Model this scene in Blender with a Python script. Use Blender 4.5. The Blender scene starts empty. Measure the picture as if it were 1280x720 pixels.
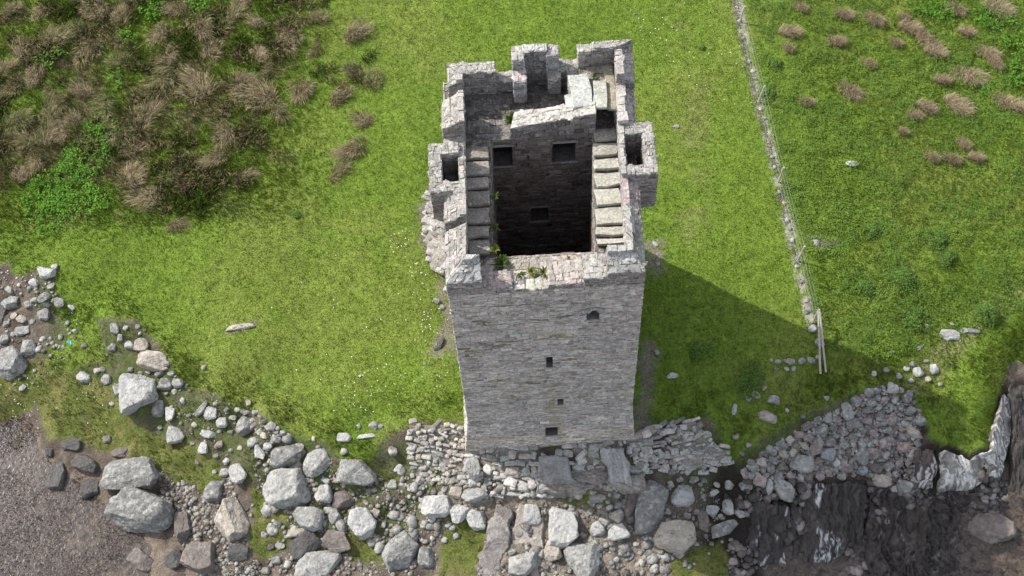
import bpy, math, random
import numpy as np
from mathutils import Vector, Matrix, noise as mnoise
random.seed(7); rng = np.random.default_rng(7)
C = bpy.context.scene.collection
sc = bpy.context.scene

# ------------------------------------------------------------------ camera
F_PX, PITCH, ROLL = 1800.0, math.radians(61), math.radians(-3.6)
CAM = np.array([-1.4, -30.0, 59.7])
_f = np.array([0, math.cos(PITCH), -math.sin(PITCH)]); _r = np.array([1., 0, 0]); _u = np.cross(_r, _f)
CR = math.cos(ROLL)*_r + math.sin(ROLL)*_u
CU = -math.sin(ROLL)*_r + math.cos(ROLL)*_u
def un(px, py, z):
    d = _f + CR*(px-640)/F_PX - CU*(py-360)/F_PX
    return CAM + d*((z-CAM[2])/d[2])
cd = bpy.data.cameras.new('camera'); cam = bpy.data.objects.new('camera', cd); C.objects.link(cam)
cd.sensor_width = 36; cd.lens = 36*F_PX/1280; cd.clip_start = 0.5; cd.clip_end = 3000
m = Matrix(((CR[0], CU[0], -_f[0], CAM[0]), (CR[1], CU[1], -_f[1], CAM[1]), (CR[2], CU[2], -_f[2], CAM[2]), (0, 0, 0, 1)))
cam.matrix_world = m
sc.camera = cam

# ------------------------------------------------------------------ light
w = bpy.data.worlds.new('World'); sc.world = w; w.use_nodes = True
nt = w.node_tree; bg = nt.nodes['Background']
sky = nt.nodes.new('ShaderNodeTexSky'); sky.sky_type = 'NISHITA'; sky.sun_disc = False
EL = math.radians(42); AZ = math.atan2(-.845, .535)
sky.sun_elevation = EL; sky.sun_rotation = AZ
sky.air_density = 1.0; sky.dust_density = 1.5; sky.ozone_density = 1.0
hs = nt.nodes.new('ShaderNodeHueSaturation'); hs.inputs['Saturation'].default_value = .42   # thin bright cloud whitens the sky
nt.links.new(sky.outputs[0], hs.inputs['Color']); nt.links.new(hs.outputs[0], bg.inputs[0]); bg.inputs[1].default_value = 0.15
sl = bpy.data.lights.new('sun', 'SUN'); sl.energy = 2.9; sl.angle = math.radians(.5); sl.color = (1, .955, .88)
so = bpy.data.objects.new('sun', sl); C.objects.link(so)
sv = Vector((-.845*math.cos(EL), .535*math.cos(EL), math.sin(EL)))
so.rotation_euler = sv.to_track_quat('Z', 'Y').to_euler(); so.location = sv*80
sc.view_settings.view_transform = 'Standard'; sc.view_settings.look = 'None'
sc.view_settings.gamma = 1; sc.view_settings.use_curve_mapping = False
sc.view_settings.exposure = 1.05

# ------------------------------------------------------------------ materials
def nd(nt, t, **k):
    n = nt.nodes.new(t)
    for a, v in k.items():
        if a in n.inputs: n.inputs[a].default_value = v
        else: setattr(n, a, v)
    return n
def material(name, rough=.9, n1=(8, .35), n2=(1.2, .25), bump=.6, bscale=14, stretch=(1, 1, 1), lichen=None, moss=None, dark=None, spec=.2, rand=0, translucent=0):
    """albedo = vertex colour 'Col' x two octaves of procedural noise, optional lichen, moss and dark noise patches"""
    m = bpy.data.materials.new(name); m.use_nodes = True; nt = m.node_tree; L = nt.links.new
    b = nt.nodes['Principled BSDF']; b.inputs['Roughness'].default_value = rough
    b.inputs['Specular IOR Level'].default_value = spec
    at = nd(nt, 'ShaderNodeAttribute', attribute_name='Col')
    tc = nd(nt, 'ShaderNodeTexCoord'); mp = nd(nt, 'ShaderNodeMapping'); mp.inputs['Scale'].default_value = stretch
    geo = nd(nt, 'ShaderNodeNewGeometry')
    L(geo.outputs['Position'], mp.inputs['Vector']); vec = mp.outputs['Vector']
    col = at.outputs['Color']
    def noise(scale, detail=6, rough=.6):
        n = nd(nt, 'ShaderNodeTexNoise'); n.inputs['Scale'].default_value = scale; n.inputs['Detail'].default_value = detail
        n.inputs['Roughness'].default_value = rough; L(vec, n.inputs['Vector']); return n.outputs['Fac']
    def mul(col, fac, amt):
        mr = nd(nt, 'ShaderNodeMapRange'); mr.inputs['From Min'].default_value = .3; mr.inputs['From Max'].default_value = .7
        mr.inputs['To Min'].default_value = 1-amt; mr.inputs['To Max'].default_value = 1+amt; L(fac, mr.inputs['Value'])
        v = nd(nt, 'ShaderNodeVectorMath', operation='SCALE'); L(col, v.inputs[0]); L(mr.outputs[0], v.inputs['Scale']); return v.outputs[0]
    col = mul(col, noise(n1[0]), n1[1]); col = mul(col, noise(n2[0]), n2[1])
    for patch in (moss, dark, lichen):
        if patch:
            scale, thr, soft, c, amt = patch
            mr = nd(nt, 'ShaderNodeMapRange'); mr.inputs['From Min'].default_value = thr; mr.inputs['From Max'].default_value = thr+soft
            mr.inputs['To Max'].default_value = amt; L(noise(scale, 8, .65), mr.inputs['Value'])
            mx = nd(nt, 'ShaderNodeMix', data_type='RGBA'); L(mr.outputs[0], mx.inputs[0]); L(col, mx.inputs[6])
            mx.inputs[7].default_value = (*c, 1); col = mx.outputs[2]
    L(col, b.inputs['Base Color'])
    if bump:
        bn = nd(nt, 'ShaderNodeBump'); bn.inputs['Strength'].default_value = bump; bn.inputs['Distance'].default_value = .1 if 'rock' in name else .05
        L(noise(bscale, 8, .7), bn.inputs['Height']); L(bn.outputs[0], b.inputs['Normal'])
    if translucent:
        tr = nd(nt, 'ShaderNodeBsdfTranslucent'); L(col, tr.inputs[0]); ms = nd(nt, 'ShaderNodeMixShader'); ms.inputs[0].default_value = translucent
        L(b.outputs[0], ms.inputs[1]); L(tr.outputs[0], ms.inputs[2]); L(ms.outputs[0], nt.nodes['Material Output'].inputs[0])
    return m
M_WALL = material('rubble masonry', n1=(7, .34), n2=(1.1, .2), bump=.9, bscale=13, stretch=(1, 1, 1.5), dark=(5, .60, .06, (.05, .045, .04), .65), lichen=(7, .62, .08, (.52, .51, .48), .5))
M_COPE = material('weathered coping stone', n1=(11, .42), n2=(1.5, .15), bump=.8, bscale=18, lichen=(6, .58, .07, (.50, .49, .46), .6), dark=(9, .63, .05, (.09, .085, .07), .7), moss=(2.1, .64, .06, (.16, .16, .05), .5))
M_INNER = material('dark inner masonry', n1=(7, .35), n2=(.9, .2), bump=.8, bscale=14, stretch=(1, 1, 2.4), dark=(4, .57, .08, (.06, .05, .043), .5))  # brown-grey stone, darker than the outer walls, with random dark patches
M_ROCK = material('lichened boulder rock', n1=(7, .3), n2=(1.6, .2), bump=1.0, bscale=9, lichen=(4.2, .49, .16, (.47, .465, .44), .62), dark=(4.5, .585, .05, (.10, .09, .075), .7))
M_WET = material('dark wet rock', rough=.45, spec=.5, n1=(6, .4), n2=(1.4, .25), bump=1.0, bscale=10, lichen=(5, .63, .05, (.3, .3, .29), .5))
M_STRATA = material('layered shore rock', rough=.5, spec=.45, n1=(8, .3), n2=(1.2, .2), bump=1.0, bscale=12)
M_GROUND = material('ground surface rock strewn', n1=(12, .38), n2=(2.4, .2), bump=1., bscale=9)
M_GRASS = material('grass blade', rough=.6, n1=(3, .12), n2=(.5, .12), bump=0, translucent=.3)
M_LEAF = material('broad leaf', rough=.85, spec=.08, n1=(5, .25), n2=(.8, .15), bump=0, translucent=.25)
M_RUSH = material('dry rush stem', rough=.8, n1=(9, .3), n2=(1.1, .25), bump=0, translucent=.15)
M_WOOD = material('weathered fence wood', n1=(20, .3), n2=(3, .2), bump=.5, bscale=40)
M_WIRE = material('galvanised wire', rough=.4, spec=.6, n1=(9, .2), n2=(2, .1), bump=0)
M_PLASTIC = material('turquoise plastic', rough=.35, spec=.5, n1=(9, .1), n2=(2, .1), bump=0)

# ------------------------------------------------------------------ numpy noise
def _h(ix, iy, s):
    v = np.sin(ix*127.1+iy*311.7+s*74.7)*43758.5453
    return v-np.floor(v)
def vnoise(x, y, s=0):
    x = np.asarray(x, float); y = np.asarray(y, float)
    ix = np.floor(x); iy = np.floor(y); fx = x-ix; fy = y-iy
    fx = fx*fx*(3-2*fx); fy = fy*fy*(3-2*fy)
    a = _h(ix, iy, s); b = _h(ix+1, iy, s); c = _h(ix, iy+1, s); d = _h(ix+1, iy+1, s)
    return (a+(b-a)*fx)*(1-fy)+(c+(d-c)*fx)*fy
def fbm(x, y, s=0, o=4):
    t = 0; a = .5; n = 0
    x = np.asarray(x, float); y = np.asarray(y, float)
    for k in range(o):
        t = t+a*vnoise(x*2**k+17*k, y*2**k-9*k, s+k); n += a; a *= .5
    return t/n
def sstep(a, b, x):
    t = np.clip((x-a)/(b-a), 0, 1); return t*t*(3-2*t)

# ------------------------------------------------------------------ mesh helpers
class MB:
    def __init__(s): s.v = []; s.f = []; s.c = []; s.n = 0
    def add(s, v, f, col):
        v = np.asarray(v, float).reshape(-1, 3); s.v.append(v)
        s.f.extend([tuple(int(i)+s.n for i in q) for q in f])
        col = np.asarray(col, float)
        s.c.append(np.tile(col, (len(v), 1)) if col.ndim == 1 else col); s.n += len(v)
    def build(s, name, mat, parent=None, smooth=False, loc=None):
        me = bpy.data.meshes.new(name)
        V = np.concatenate(s.v); 
        if loc is not None: V = V-np.asarray(loc)
        me.from_pydata(V.tolist(), [], s.f)
        paint(me, np.concatenate(s.c)); me.materials.append(mat)
        if smooth: me.shade_smooth()
        o = bpy.data.objects.new(name, me); C.objects.link(o)
        if loc is not None: o.location = loc
        if parent: o.parent = parent
        return o
def paint(me, col):
    a = me.color_attributes.new('Col', 'FLOAT_COLOR', 'POINT')
    c = np.ones((len(me.vertices), 4), np.float32); c[:, :3] = col; a.data.foreach_set('color', c.ravel())
def fast_mesh(name, V, Fc, k, col, mat, smooth=False):
    me = bpy.data.meshes.new(name); n = len(Fc)
    me.vertices.add(len(V)); me.vertices.foreach_set('co', np.asarray(V, np.float32).ravel())
    me.loops.add(n*k); me.loops.foreach_set('vertex_index', np.asarray(Fc, np.int32).ravel())
    me.polygons.add(n); me.polygons.foreach_set('loop_start', np.arange(0, n*k, k, dtype=np.int32))
    me.update(calc_edges=True); me.validate(); paint(me, col); me.materials.append(mat)
    if smooth: me.shade_smooth()
    o = bpy.data.objects.new(name, me); C.objects.link(o); return o
def tag(o, label=None, cat=None, group=None, kind=None):
    if label: o['label'] = label
    if cat: o['category'] = cat
    if group: o['group'] = group
    if kind: o['kind'] = kind
    return o
def empty(name, loc=(0, 0, 0)):
    o = bpy.data.objects.new(name, None); C.objects.link(o); o.location = loc; return o

# ------------------------------------------------------------------ terrain
_ctl = [  # px, py, z : levels of the ground read from the photograph
 (0,0,.3),(300,0,.2),(640,0,.2),(1000,0,.2),(1280,0,.4),(0,150,.15),(250,150,.15),(480,150,.05),(900,150,.05),(1150,150,.2),(1280,200,.3),
 (100,300,0),(300,300,0),(500,330,0),(850,330,0),(1000,330,-.05),(1150,330,.05),(1280,330,.1),
 (300,430,-.05),(450,480,-.1),(560,480,0),(850,450,-.1),(960,440,-.15),(1100,420,-.1),(1230,400,-.2),
 (20,325,-.5),(60,340,-.3),(0,400,-1.2),(60,420,-1.1),(120,420,-.8),(150,400,-.3),(215,450,-.3),(190,480,-.9),(0,470,-1.4),(90,500,-1.5),(20,540,-2.1),(0,600,-2.45),(60,640,-2.5),
 (120,560,-1.75),(200,560,-1.55),(260,600,-1.6),(220,640,-1.95),(120,700,-2.5),(250,700,-2.05),(240,500,-.8),(290,500,-.45),(300,540,-1.1),(340,640,-1.65),(330,700,-1.9),
 (340,520,-.35),(400,540,-.3),(380,580,-1.2),(420,640,-1.6),(420,710,-1.95),(440,560,-.5),(500,540,-.2),(490,590,-1.1),(560,600,-.8),(520,650,-1.5),(520,710,-1.75),(570,690,-1.6),
 (590,560,0),(690,560,0),(790,555,0),(640,600,-.5),(740,600,-.5),(640,640,-1.3),(720,650,-1.4),(700,710,-1.6),(800,640,-1.3),(800,710,-1.65),(820,540,-.1),(870,520,-.2),(860,610,-1.3),
 (930,520,-.4),(930,570,-.9),(900,640,-1.6),(880,700,-1.8),(1000,480,-.35),(1000,540,-.9),(1000,590,-1.5),(1100,470,-.3),(1100,540,-1.1),(1110,600,-1.8),(1150,560,-1.5),
 (980,660,-2.0),(1060,660,-2.1),(1000,715,-2.35),(1120,680,-2.3),(1180,660,-2.5),(1220,720,-2.7),(1280,640,-2.5),(1280,720,-2.7),(1190,620,-2.2),
 (1190,540,-.4),(1225,480,-.3),(1240,440,-.2),(1280,460,-.9),(1270,530,-1.6),(1275,590,-2.3),(1215,560,-.5)]
_cx = np.array([un(*c)[:2] for c in _ctl]); _cz = np.array([c[2] for c in _ctl])
_far = [(-60,60,1.5),(0,60,1),(60,60,2),(-60,15,1),(60,15,1),(-40,5,-.3),(42,5,-.2),(-60,-12,-3),(60,-14,-3.2),(0,-25,-3.2),(-30,-25,-3.2),(30,-25,-3.4),(-12,-15,-2.6),(10,-17,-2.9)]
_cx = np.vstack([_cx, [f[:2] for f in _far]]); _cz = np.append(_cz, [f[2] for f in _far])
def height(X, Y, rough=True):
    X = np.atleast_1d(np.asarray(X, float)); Y = np.atleast_1d(np.asarray(Y, float)); sh = X.shape
    x = X.ravel(); y = Y.ravel(); num = np.zeros_like(x); den = np.zeros_like(x)
    for (a, b), z in zip(_cx, _cz):
        wgt = 1/((x-a)**2+(y-b)**2+.6)**2; num += wgt*z; den += wgt
    z = num/den
    if rough:
        low = sstep(-.3, -1.0, z)
        z = z+(fbm(x*.35, y*.35, 3)-.5)*.22+(fbm(x*1.6, y*1.6, 8)-.5)*(.10+.22*low)
        z = z+sstep(-.05, .4, z)*0+(fbm(x*1.1+40, y*1.1, 11, 3)-.5)*.16*zone_rough(x, y)
    return z.reshape(sh)
def zone_rough(x, y):   # the tussocky corner and the leafy field are rougher than the lawn
    return np.maximum(sstep(-9, -14, x)*sstep(6.5, 9.5, y), sstep(11.5, 13.5, x+.12*(-y))*sstep(-6, -3, y))
def hz(x, y): return float(height(x, y)[0])
def G(px, py, dz=0.):
    z = 0.
    for _ in range(8):
        p = un(px, py, z+dz); z = .3*z+.7*hz(p[0], p[1])
    return np.array([p[0], p[1], z])
def WP(pts):    # outline on the ground
    return np.array([G(*p)[:2] for p in pts])
def sdist(poly, x, y):  # signed distance, positive inside
    x = np.asarray(x, float); y = np.asarray(y, float); d = np.full(x.shape, 1e9); ins = np.zeros(x.shape, bool); n = len(poly)
    for i in range(n):
        ax, ay = poly[i]; bx, by = poly[(i+1) % n]; ex, ey = bx-ax, by-ay
        t = np.clip(((x-ax)*ex+(y-ay)*ey)/(ex*ex+ey*ey+1e-9), 0, 1)
        d = np.minimum(d, np.hypot(x-ax-t*ex, y-ay-t*ey))
        if abs(ey) > 1e-9: ins ^= ((ay > y) != (by > y)) & (x < (bx-ax)*(y-ay)/ey+ax)
    return np.where(ins, d, -d)
far_l, far_r = (-45, 8), (45, 4)
LAND = np.vstack([[(-900, 900), (-900, 4), far_l], WP([(-60,330),(10,328),(24,345),(45,335),(72,345),(66,375),(95,420),(60,440),(55,470),(110,455),(140,460),(118,400),(140,395),(165,400),(200,430),(222,470),(262,492),(300,508),(335,522),(362,540),(410,552),(424,560),(432,582),(466,584),(470,552),(500,538),(530,527),(585,532),(640,558),(690,560),(790,552),(808,540),(850,530),(880,522),(905,540),(908,575),(930,560),(960,545),(1000,522),(1050,497),(1100,478),(1135,500),(1155,530),(1185,556),(1215,568),(1235,556),(1247,520),(1250,485),(1262,462),(1290,452)]), [far_r, (900, 4), (900, 900)]])
MOSS = [WP(p) for p in (
 [(-30,455),(60,450),(130,470),(150,510),(200,545),(250,552),(285,590),(262,622),(225,600),(205,585),(150,568),(112,560),(62,545),(45,510),(-30,535)],
 [(305,585),(330,612),(352,640),(368,690),(335,697),(308,684),(318,640)],
 [(560,650),(606,648),(596,725),(545,725),(552,690)], [(436,663),(478,676),(474,702),(436,692)],
 [(700,608),(768,618),(778,640),(740,636),(705,628)], [(838,695),(905,668),(918,725),(838,725)])]
OLIVE = [WP([(60,345),(130,400),(225,470),(335,525),(430,560),(520,560),(560,600),(480,700),(380,650),(330,600),(280,560),(200,545),(140,500),(60,470)]), WP([(905,530),(1000,520),(1100,480),(1010,560),(930,600),(850,600)])]
TAN = WP([(600,600),(700,620),(800,625),(870,690),(850,740),(520,740),(560,700),(560,600)])
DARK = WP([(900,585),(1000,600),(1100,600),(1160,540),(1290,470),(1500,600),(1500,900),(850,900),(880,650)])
BARE = [WP(p) for p in ([(535,225),(520,300),(545,335),(556,400),(540,440),(575,450),(560,300)], [(803,425),(820,425),(822,470),(815,545),(795,560),(795,480)],[(284,404),(318,402),(316,412),(280,420)],[(808,300),(826,300),(824,335),(806,335)],[(1010,296),(1050,300),(1030,312)])]
SCARP = WP([(1120,482),(1150,452),(1185,425),(1230,378),(1290,345),(1290,372),(1240,398),(1200,432),(1170,468),(1140,490)])
WORN = WP([(825,-10),(858,-10),(885,200),(880,330),(845,330),(850,200)])
OL_ = 0
def olive_w(x, y):
    d = np.full(np.shape(x), 0.)
    for p in OLIVE: d = np.maximum(d, sstep(-.6, .3, sdist(p, x, y)+wob(x, y, 34, 1.5)))
    return d*(1-land_w(x, y))*sstep(.42, .56, fbm(x*1.1, y*1.1, 36))
def wob(x, y, s, a): return (fbm(x*.9, y*.9, s)-.5)*a+(fbm(x*4, y*4, s+5)-.5)*a*.5
def land_w(x, y): return sstep(-.12, .12, sdist(LAND, x, y)+wob(x, y, 21, .7))
def moss_w(x, y):
    d = np.full(np.shape(x), 0.)
    for p in MOSS: d = np.maximum(d, sstep(-.12, .12, sdist(p, x, y)+wob(x, y, 31, .8)))
    return d
def bare_w(x, y):
    d = np.full(np.shape(x), 0.)
    for p in BARE: d = np.maximum(d, sstep(-.2, .2, sdist(p, x, y)+wob(x, y, 37, .9)))
    return d
def mixc(a, b, t): return a+(np.asarray(b)-a)*t[:, None]
def grass_col(x, y):
    n = fbm(x*.16, y*.16, 51); n2 = fbm(x*.8, y*.8, 61)
    c = np.tile(np.array([.124, .190, .022]), (len(x), 1))
    c = mixc(c, (.148, .196, .032), sstep(.42, .68, n))
    c = mixc(c, (.108, .176, .018), sstep(.5, .75, n2)*.6)
    yl = sstep(.45, .7, fbm(x*.4+9, y*.4, 71))*sstep(3, -4, y)
    c = mixc(c, (.16, .175, .045), yl*.5)
    c = mixc(c, (.20, .19, .075), sstep(-.6, .5, sdist(WORN, x, y)+wob(x, y, 64, 1.6))*.45*sstep(.35, .6, n2))
    rb = sstep(-11, -14, x+wob(x, y, 61, 2))*sstep(7.5, 10, y+wob(x, y, 62, 2))
    c = mixc(c, (.13, .105, .055), rb*sstep(.45, .62, fbm(x*.7, y*.7, 63))*.8)
    return c
FENCEL = WP([(914,-14),(922,28),(944,128),(968,228),(991,327),(1009,404),(1018,404),(1001,327),(978,228),(953,128),(930,28),(922,-14)])
def fence_w(x, y): return sstep(-.12, .05, sdist(FENCEL, x, y)+wob(x, y, 66, .25))
def ground_col(x, y, z):
    n = fbm(x*1.3, y*1.3, 81); n2 = fbm(x*5, y*5, 91)
    c = np.tile(np.array([.13, .105, .082]), (len(x), 1))
    c = mixc(c, (.075, .058, .045), sstep(.4, .65, n)); c = mixc(c, (.2, .17, .14), sstep(.55, .8, n2)*.5)
    c = mixc(c, (.22, .19, .15), sstep(-.6, .3, sdist(TAN, x, y)+wob(x, y, 33, 1.2))*sstep(.25, .6, n2))
    for p in OLIVE:
        c = mixc(c, (.075, .095, .028), sstep(-.9, .3, sdist(p, x, y)+wob(x, y, 34, 1.5))*sstep(.25, .45, n2)*.95)
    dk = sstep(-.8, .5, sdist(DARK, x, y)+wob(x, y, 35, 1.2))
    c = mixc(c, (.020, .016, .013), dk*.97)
    c = mixc(c, (.27, .215, .17), sstep(-1.9, -2.2, z)*.8*(1-.75*dk))
    mw = moss_w(x, y)
    mc = mixc(np.tile(np.array([.098, .115, .026]), (len(x), 1)), (.14, .135, .045), sstep(.4, .7, n)); c = c+(mc-c)*mw[:, None]
    c = c*(1+.9*(fbm(x*3.2, y*3.2, 97)-.5)*sstep(-1.6, -2.0, z))[:, None]
    c = mixc(c, (.17, .125, .08), sstep(-2.0, -2.2, z)*sstep(.42, .62, fbm(x*.7, y*.7, 95))*.85)
    g = grass_col(x, y)*.95; lw = land_w(x, y)
    g = mixc(g, (.165, .14, .115), bare_w(x, y)*(.35+.6*sstep(.25, .5, n2)))
    g = mixc(g, (.34, .32, .26), fence_w(x, y)*sstep(.38, .56, fbm(x*4, y*2.2, 67))*.85)
    g = mixc(g, (.24, .22, .12), sstep(-.5, .4, sdist(SCARP, x, y)+wob(x, y, 38, 1.2))*sstep(.3, .6, n2)*.7)
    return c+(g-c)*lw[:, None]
def axis(a, b, st, far=500):
    mid = np.arange(a, b+st/2, st); k = np.array([.5, 1.5, 3, 6, 12, 25, 50, 100, 200, far])
    return np.concatenate([(a-k)[::-1], mid, b+k])
gx = axis(-31, 30, .15); gy = axis(-15, 25, .15)
X, Y = np.meshgrid(gx, gy); Z = height(X, Y)
nx, ny = len(gx), len(gy)
ii = (np.arange(ny-1)[:, None]*nx+np.arange(nx-1)[None, :]).ravel()
Fq = np.stack([ii, ii+1, ii+nx+1, ii+nx], 1)
V = np.stack([X.ravel(), Y.ravel(), Z.ravel()], 1)
tag(fast_mesh('ground', V, Fq, 4, ground_col(V[:, 0], V[:, 1], V[:, 2]), M_GROUND, True), kind='structure')

# water : one sheet, tinted clear with real reflections
wm = bpy.data.materials.new('shallow sea water'); wm.use_nodes = True; nt = wm.node_tree; L = nt.links.new
for n in list(nt.nodes):
    if n.type == 'BSDF_PRINCIPLED': nt.nodes.remove(n)
tr = nd(nt, 'ShaderNodeBsdfTransparent'); tr.inputs[0].default_value = (.80, .72, .64, 1)
gl = nd(nt, 'ShaderNodeBsdfGlossy'); gl.inputs['Roughness'].default_value = .3; gl.inputs[0].default_value = (.9, .92, 1, 1)
di = nd(nt, 'ShaderNodeBsdfDiffuse'); di.inputs[0].default_value = (.125, .096, .074, 1)
geo = nd(nt, 'ShaderNodeNewGeometry'); no = nd(nt, 'ShaderNodeTexNoise'); no.inputs['Scale'].default_value = 6; no.inputs['Detail'].default_value = 5; no.inputs['Distortion'].default_value = .8
L(geo.outputs['Position'], no.inputs['Vector']); bp = nd(nt, 'ShaderNodeBump'); bp.inputs['Strength'].default_value = .3; bp.inputs['Distance'].default_value = .06
L(no.outputs[0], bp.inputs['Height']); fr = nd(nt, 'ShaderNodeFresnel'); fr.inputs[0].default_value = 1.4
L(bp.outputs[0], gl.inputs['Normal']); L(bp.outputs[0], fr.inputs['Normal']); L(bp.outputs[0], di.inputs['Normal'])
m0 = nd(nt, 'ShaderNodeMixShader'); m0.inputs[0].default_value = .42
n2_ = nd(nt, 'ShaderNodeTexNoise'); n2_.inputs['Scale'].default_value = 3.2; n2_.inputs['Detail'].default_value = 12; n2_.inputs['Roughness'].default_value = .75; n2_.inputs['Distortion'].default_value = 1.2; L(geo.outputs['Position'], n2_.inputs['Vector'])
mr_ = nd(nt, 'ShaderNodeMapRange'); mr_.inputs['From Min'].default_value = .38; mr_.inputs['From Max'].default_value = .62; mr_.inputs['To Max'].default_value = .8; L(n2_.outputs['Fac'], mr_.inputs['Value']); L(mr_.outputs[0], m0.inputs[0]); L(tr.outputs[0], m0.inputs[1]); L(di.outputs[0], m0.inputs[2])
ms = nd(nt, 'ShaderNodeMixShader'); L(fr.outputs[0], ms.inputs[0]); L(m0.outputs[0], ms.inputs[1]); L(gl.outputs[0], ms.inputs[2]); L(ms.outputs[0], nt.nodes['Material Output'].inputs[0])
WZ = -2.08
mbw = MB(); mbw.add([(-500, -500, WZ), (500, -500, WZ), (500, 3, WZ), (-500, 3, WZ)], [(0, 1, 2, 3)], (1, 1, 1))
tag(mbw.build('water', wm), kind='structure')

def ico(sub):
    import bmesh
    bm = bmesh.new(); bmesh.ops.create_icosphere(bm, subdivisions=sub, radius=1)
    v = np.array([p.co[:] for p in bm.verts]); f = [tuple(x.index for x in q.verts) for q in bm.faces]; bm.free(); return v, f
ICO = {k: ico(k) for k in (1, 2, 3, 4, 5)}
def rock_arr(sub, seed, size, rough=.05, planes=9, sharp=130., boxy=False):
    r = np.random.default_rng(seed); v, f = ICO[sub]
    N = r.normal(0, 1, (planes, 3)); N /= np.linalg.norm(N, axis=1)[:, None]; d = r.uniform(.58, .98, planes)
    N = np.vstack([N, [[r.uniform(-.3, .3), r.uniform(-.3, .3), 1], [0, 0, -1], [1, .1, .2], [-1, .2, .1], [.1, 1, .2], [0, -1, .1]]]); d = np.append(d, [r.uniform(.6, .85), .8, .9, .9, .9, .9])
    if boxy: N = np.vstack([N[:6], [[1, .05, 0], [-1, .05, .05], [0, 1, .08], [.06, -1, 0], [0, 0, 1], [0, 0, -1]]]); d = np.append(r.uniform(.95, 1.15, 6), r.uniform(.6, .8, 6))
    dots = np.clip(v@N.T, 1e-3, None); rad = d/dots
    rr = -np.log(np.exp(-sharp*np.clip(rad, 0, 3)).sum(1))/sharp
    rr = np.clip(rr, .4, 1.12)
    o = r.uniform(-50, 50, 3)
    f3 = lambda q, k, oc: fbm(q[:, 0]+o[0]+q[:, 2]*.6, q[:, 1]+o[1], k, oc)+fbm(q[:, 2]+o[2], q[:, 0]-q[:, 1]*.5, k+7, oc)-1
    nz = f3(v*2.2, 1, 4)*1.6; nz2 = (1-2*np.abs(f3(v*4.5, 5, 3))*2.2) if sub > 2 else 0
    rr = rr*(1+rough*nz*1.6)+rough*.5*nz2
    return v*rr[:, None]*np.asarray(size), f
RB = [rock_arr(1, 600+k, (1, 1, 1), .05, 7) for k in range(10)]

# ------------------------------------------------------------------ masonry
def jit(s): return rng.normal(0, s, 3)
def lerp(a, b, t): return a+(b-a)*t
def quadp(q, u, v): return lerp(lerp(q[0], q[1], u), lerp(q[3], q[2], u), v)
def masonry(mb, q, ch=.12, ln=(.2, .55), prot=.035, col=(.3, .29, .28), cv=.18, holes=(), rag=.03, tint=None):
    """individual stones laid in courses over the quad q (u along, v up); holes are (u0,u1,v0,v1) in metres"""
    q = [np.asarray(p, float) for p in q]
    Ul = (np.linalg.norm(q[1]-q[0])+np.linalg.norm(q[2]-q[3]))/2; Vl = (np.linalg.norm(q[3]-q[0])+np.linalg.norm(q[2]-q[1]))/2
    n = np.cross(q[1]-q[0], q[3]-q[0]); n /= np.linalg.norm(n)+1e-9
    qa = q[0]; qb = q[1]-q[0]; qc = q[3]-q[0]; qd = q[2]-q[3]-q[1]+q[0]
    v = 0.
    while v < Vl-.02:
        h = min(ch*(rng.uniform(.5, 1.3) if rng.random() < .8 else rng.uniform(1.4, 2.1)), Vl-v)
        if Vl-v-h < .04: h = Vl-v
        u = -rng.uniform(0, ln[0])
        while u < Ul:
            l = rng.uniform(*ln)
            if rng.random() < .25: l *= .45
            if rng.random() < .012: u += l*.5; continue
            a, b = max(u, 0)-(rag*rng.random() if u <= 0 else 0), min(u+l, Ul)
            if Ul-b < .05: b = Ul+rag*rng.random()
            u += l
            if b-a < .04: continue
            bad = False
            for (h0, h1, h2, h3) in holes:
                if b > h0 and a < h1 and v+h > h2+.01 and v < h3-.01:
                    if a < h0-.05: b = h0
                    elif b > h1+.05: a = h1
                    else: bad = True
            if bad or b-a < .04: continue
            g = .006; e = rng.uniform(.006, .02); p = prot*rng.uniform(.2, 1.3)
            k0, k1, k2, k3 = rng.normal(0, min(.018, h*.1), 4)
            cs = [(a+g, v+g+k2), (b-g, v+g+k3), (b-g+k1, v+h-g+k3), (a+g+k0, v+h-g+k2)]
            ci = [(p_[0]+q_[0]*e, p_[1]+q_[1]*e) for p_, q_ in zip(cs, ((1, 1), (-1, 1), (-1, -1), (1, -1)))]
            uv = np.array(cs+ci)/[Ul, Vl]; Pq = qa+uv[:, :1]*qb+uv[:, 1:]*qc+(uv[:, :1]*uv[:, 1:])*qd
            W_ = np.vstack([Pq[:4]-n*.03, Pq[:4]+n*(p*.45)+rng.normal(0, .005, (4, 3)), Pq[4:]+n*p+rng.normal(0, .009, (4, 3))])
            c = np.array(col)*(1+rng.normal(0, cv))*np.array([1+rng.normal(0, .03), 1, 1+rng.normal(0, .03)])
            if tint: c = tint(c, quadp(q, (a+b)/2/Ul, (v+h/2)/Vl))
            fs = []
            for k in range(4):
                k2 = (k+1) % 4; fs += [(k, k2, 4+k2, 4+k), (4+k, 4+k2, 8+k2, 8+k)]
            fs.append((8, 9, 10, 11))
            mb.add(W_, fs, np.clip(c, .02, .8))
        v += h
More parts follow.
